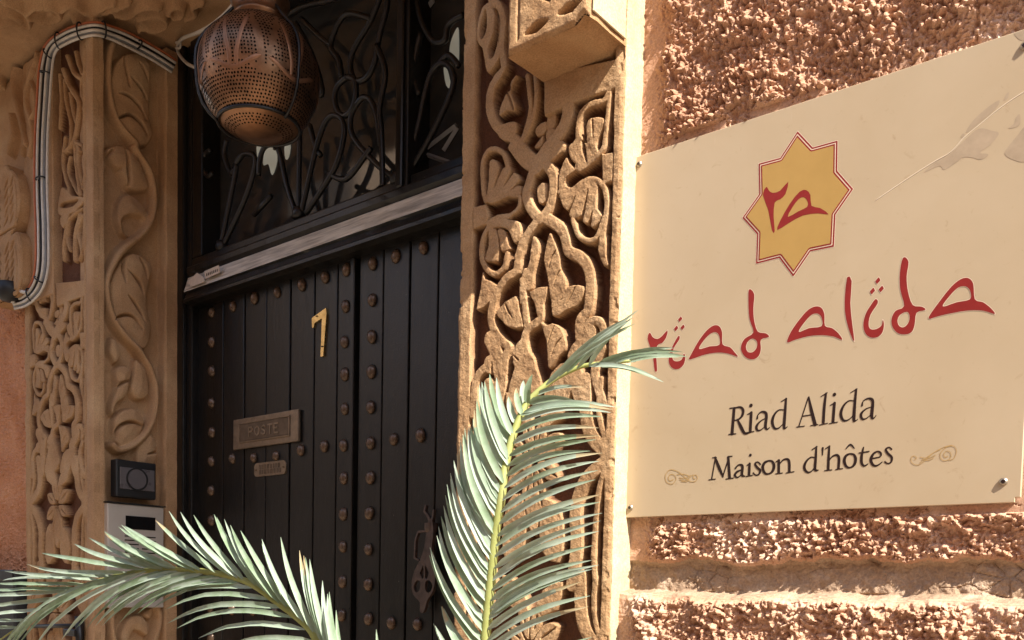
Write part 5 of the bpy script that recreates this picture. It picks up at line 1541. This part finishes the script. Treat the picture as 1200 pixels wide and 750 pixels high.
swirl([[(1106, 96), (1094, 100), (1090, 88), (1102, 76), (1116, 84), (1114, 104), (1094, 114), (1078, 104), (1078, 84), (1100, 62), (1128, 58), (1138, 78), (1128, 104), (1110, 112)],
       [(1078, 70), (1050, 84), (1020, 112), (990, 130), (968, 120), (966, 102), (978, 95), (986, 104), (978, 110)], [(1000, 100), (1030, 104), (1058, 92)], [(1006, 108), (1030, 112), (1052, 102)], [(1000, 120), (1020, 104), (1056, 80), (1090, 62), (1120, 54)]])
# protective film lifting at the upper right corner
F1 = (1000, 30, 3.41)
crease = SP(F1, [(80, 705), (160, 650), (250, 590), (330, 540), (390, 505), (440, 450), (500, 400), (560, 350), (620, 305), (682, 265), (760, 215), (850, 165)])
tube('film_crease', catmull([(x, YS+0.0008, z) for x, z in crease], 4), [0.0003]+[0.00125]*((len(crease)-1)*4), M['film_edge'], sg, 6)
for pts in ([(450, 430), (470, 390), (520, 340), (582, 298), (570, 332), (500, 392)], [(600, 300), (612, 272), (622, 266), (618, 290)], [(428, 448), (436, 432), (446, 434), (438, 446)],
            [(385, 512), (440, 462), (500, 412), (552, 420), (582, 432), (545, 480), (505, 508), (542, 515), (510, 536), (478, 528), (440, 526), (415, 545), (362, 577), (345, 560), (280, 588), (330, 545)],
            [(608, 500), (655, 440), (690, 400), (760, 380), (800, 430), (760, 520), (690, 545), (650, 540), (612, 522)], [(648, 372), (664, 352), (668, 380), (660, 402), (605, 418), (585, 432), (640, 395)],
            [(640, 12), (690, -20), (740, -10), (740, 40), (690, 60), (655, 50)]):
    O = catmull(SP(F1, pts), 3, True)
    q = np.array([p[:2] for p in O]); lo, hi = q.min(0)-.003, q.max(0)+.003
    hi[0] = min(hi[0], gx1-0.001); hi[1] = min(hi[1], gz1-0.001)
    sdf_sheet('film_patch', lambda x, z: sd_poly(O, x, z), lo[0], hi[0], lo[1], hi[1], 0.0014, YS-0.00015, M['film'], sg)
# ================================================================== palm
PB = onY(505, 1250, 0.93)
palm = thing('potted_palm', 'palm with pale feather fronds standing before the doorway', 'palm', (PB.x, 0.93, 0.0))
pc = Vector((PB.x, 0.93, 0))
pot = lathe('pot', [(0.10, 0.0), (0.11, 0.0), (0.15, 0.26), (0.165, 0.27), (0.165, 0.31), (0.15, 0.31), (0.145, 0.27), (0.0, 0.265)], pc, M['terracotta'], palm, 32)
lathe('soil', [(0.144, 0.285), (0.07, 0.292), (0.0, 0.294)], pc, M['soil'], palm, 24)
lathe('trunk', [(0.035, 0.29), (0.05, 0.33), (0.042, 0.40), (0.03, 0.46), (0.0, 0.48)], pc, M['wood_dark'], palm, 12)
def leaflet(parent, base, tip, bow, width, fold=0.5, face=None, dry=False):
    """folded lanceolate leaflet from base to tip, bowed sideways"""
    base, tip = Vector(base), Vector(tip)
    ax = tip-base; L = ax.length
    cdir = (Vector((0, 0, EYE))-base).normalized()
    n = (cdir+Vector((random.uniform(-.12, .22), 0, random.uniform(0.05, .40)))).normalized() if face is None else face
    side = ax.cross(n).normalized(); n = side.cross(ax).normalized()
    if n.dot(cdir) < 0: n = -n
    N = 9
    vs, fs = [], []
    for i in range(N+1):
        t = i/N
        c = base+ax*t+side*bow*L*math.sin(math.pi*t)*1.0+n*0.012*math.sin(math.pi*t)*L/0.15*random.uniform(0.9, 1.1)*0.5
        c += Vector((0, 0, -0.010*t*t*L/0.15))
        w = width*min(1.0, (t*7+0.22))*(1-t**3.2)**0.9*0.5+0.0002
        tw = side*math.cos(0.25*t)+n*math.sin(0.25*t)
        vs += [c-tw*w+n*w*fold, c-n*w*0.10, c+tw*w+n*w*fold]
    for i in range(N):
        a = i*3
        fs += [(a, a+1, a+4, a+3), (a+1, a+2, a+5, a+4)]
    o = mesh('leaflet', vs, fs, M['leaf'], parent, True)
    if dry:
        o.data.materials.append(M['tipdry'])
        for p in o.data.polygons[-4:]: p.material_index = 1
    return o
def lerp_path(P, t):
    f = t*(len(P)-1); i = min(int(f), len(P)-2); return P[i].lerp(P[i+1], f-i)
def frond(rachis, depth, leaves_a, leaves_b, bow_a, bow_b, wid, lower):
    """rachis in photo pixels with depth Y; leaves: (base, tip) pixel pairs"""
    n = len(rachis)
    R3 = [Vector(p) for p in lower]+[onY(x, y, depth(i/(n-1))) for i, (x, y) in enumerate(rachis)]
    C = [Vector(tuple(p)) for p in catmull([tuple(p) for p in R3], 6)]
    m = len(C)
    rib = tube('rachis', [tuple(p) for p in C], [0.0075*(1-i/m)**0.7+0.0012 for i in range(m)], M['rachis'], palm, 8)
    R2 = np.array(rachis, float)
    def dep(px):
        k = np.argmin(((R2-np.array(px))**2).sum(1)); return depth(k/(n-1))
    def denser(lv):
        out = list(lv)
        for p, q in zip(lv, lv[1:]):
            if math.dist(p[:2], q[:2]) < 20 and math.dist(p[2:], q[2:]) < 40 and random.random() < 0.22:
                out.append(tuple((u+v)/2+random.uniform(-2, 2) for u, v in zip(p, q)))
        return out
    for (leaves, bow, sgn) in ((denser(leaves_a), bow_a, -1), (denser(leaves_b), bow_b, 1)):
        for (bx, by, tx, ty) in leaves:
            Yb = dep((bx, by))
            b3 = onY(bx, by, Yb-0.003)
            t3 = onY(tx, ty, Yb+random.uniform(-0.016, 0.008))
            leaflet(rib, b3, t3, bow*random.uniform(0.75, 1.25), (wid if bx < 622 else wid*0.72)*random.uniform(0.86, 1.1), random.uniform(0.25, 0.5), None, random.random() < 0.12)
    return rib
# left frond
ra_ = [(420, 838), (390, 775), (372, 750), (363, 736), (345, 720), (322, 703), (306, 691), (290, 682), (272, 676), (254, 672), (222, 668), (187, 668), (160, 670), (135, 675), (103, 685), (84, 694), (60, 709), (37, 727), (11, 742), (-20, 765)]
up = [((135, 675), (5, 652)), ((152, 671), (31, 645)), ((170, 668), (49, 633)), ((187, 667), (87, 624)), ((200, 667), (122, 614)), ((208, 667), (125, 613)), ((222, 668), (139, 606)), ((238, 670), (146, 605)), ((254, 672), (182, 600)),
      ((272, 676), (198, 589)), ((288, 682), (227, 594)), ((303, 690), (251, 594)), ((314, 697), (254, 596)), ((322, 703), (263, 599)), ((330, 709), (270, 606)), ((338, 714), (282, 613)), ((349, 722), (307, 624)), ((360, 733), (307, 628)), ((370, 745), (329, 620)), ((381, 760), (351, 636)), ((387, 768), (356, 642)), ((392, 778), (363, 646)), ((399, 792), (378, 672)), ((404, 802), (384, 688)), ((412, 820), (386, 684)), ((418, 835), (394, 706)),
      ((119, 680), (3, 664)), ((103, 685), (-6, 669)), ((88, 692), (-22, 683)), ((72, 701), (-26, 696)), ((54, 714), (-28, 713)), ((36, 728), (-34, 722)), ((24, 736), (-40, 733))]
dn = [((135, 676), (-5, 752)), ((150, 672), (8, 748)), ((160, 671), (18, 742)), ((172, 669), (35, 750)), ((187, 669), (72, 735)), ((200, 669), (84, 722)), ((212, 669), (92, 720)), ((224, 670), (112, 720)), ((238, 672), (120, 719)), ((252, 674), (140, 716)), ((266, 678), (150, 708)), ((282, 682), (160, 706)), ((296, 689), (178, 700)),
      ((318, 703), (194, 701)), ((332, 712), (196, 716)), ((345, 724), (207, 722)), ((358, 738), (232, 735)), ((370, 752), (258, 750)), ((380, 765), (275, 768)), ((120, 681), (-10, 760))]
crown = Vector((PB.x, 0.93, 0.46))
frond(ra_, lambda t: 0.93-0.02*t, [(a[0], a[1], b[0], b[1]) for a, b in up], [(a[0], a[1], b[0], b[1]) for a, b in dn], -0.045, 0.025, 0.0096,
      [crown, crown+Vector((-0.01, -0.01, 0.2)), crown+Vector((-0.03, -0.01, 0.38))])
# right frond
rb_ = [(568, 800), (569, 750), (571, 725), (576, 674), (581, 623), (588, 580), (592, 547), (601, 511), (610, 488), (618, 472), (633, 457), (648, 445), (667, 435), (687, 428), (715, 425), (745, 423)]
lf = [((568, 830), (508, 722)), ((568, 812), (510, 728)), ((568, 795), (518, 703)), ((568, 780), (520, 706)), ((568, 768), (503, 640)), ((569, 756), (504, 631)), ((570, 744), (512, 618)), ((571, 732), (514, 607)), ((572, 720), (517, 595)), ((573, 708), (520, 583)), ((574, 696), (522, 571)), ((575, 684), (524, 558)), ((576, 672), (528, 545)), ((578, 660), (532, 530)), ((579, 648), (537, 515)),
      ((580, 636), (540, 505)), ((582, 622), (545, 492)), ((584, 608), (549, 492)), ((586, 594), (552, 492)), ((588, 580), (556, 472)), ((590, 566), (559, 460)), ((592, 552), (562, 442)), ((595, 538), (568, 440)), ((598, 524), (574, 431)), ((601, 512), (582, 437)), ((606, 498), (596, 462)), ((611, 486), (605, 452)), ((618, 473), (624, 436))]
rt = [((568, 815), (694, 734)), ((568, 806), (690, 738)), ((569, 765), (690, 699)), ((570, 752), (692, 686)), ((571, 738), (681, 671)), ((572, 726), (684, 661)), ((574, 714), (702, 650)), ((575, 704), (694, 645)), ((576, 692), (695, 628)), ((577, 680), (702, 611)), ((579, 666), (704, 598)), ((580, 652), (706, 589)), ((581, 640), (704, 577)), ((583, 628), (703, 569)), ((585, 614), (698, 551)), ((587, 600), (701, 541)), ((589, 586), (703, 530)), ((591, 572), (706, 520)), ((593, 558), (692, 519)),
      ((595, 546), (699, 506)), ((597, 534), (703, 501)), ((600, 520), (702, 492)), ((604, 507), (707, 479)), ((609, 493), (716, 474)), ((614, 483), (722, 468)), ((620, 472), (678, 466)), ((628, 463), (684, 449)),
      ((640, 451), (735, 376)), ((650, 444), (738, 362)), ((662, 438), (744, 372)), ((676, 432), (748, 356)), ((690, 428), (742, 366)), ((700, 427), (800, 404)), ((712, 426), (806, 410)), ((722, 425), (790, 402)), ((700, 428), (778, 441)), ((735, 424), (796, 414)), ((690, 429), (770, 436))]
frond(rb_, lambda t: 0.955+0.16*max(0, t-0.35), [(a[0], a[1], b[0], b[1]) for a, b in lf], [(a[0], a[1], b[0], b[1]) for a, b in rt], -0.06, -0.035, 0.0096,
      [crown, crown+Vector((0.01, 0.005, 0.2)), crown+Vector((0.015, 0.01, 0.36))])
# a young spear just entering the picture
leaflet(palm, onY(444, 800, 0.93), onY(441, 733, 0.93), 0.01, 0.006)
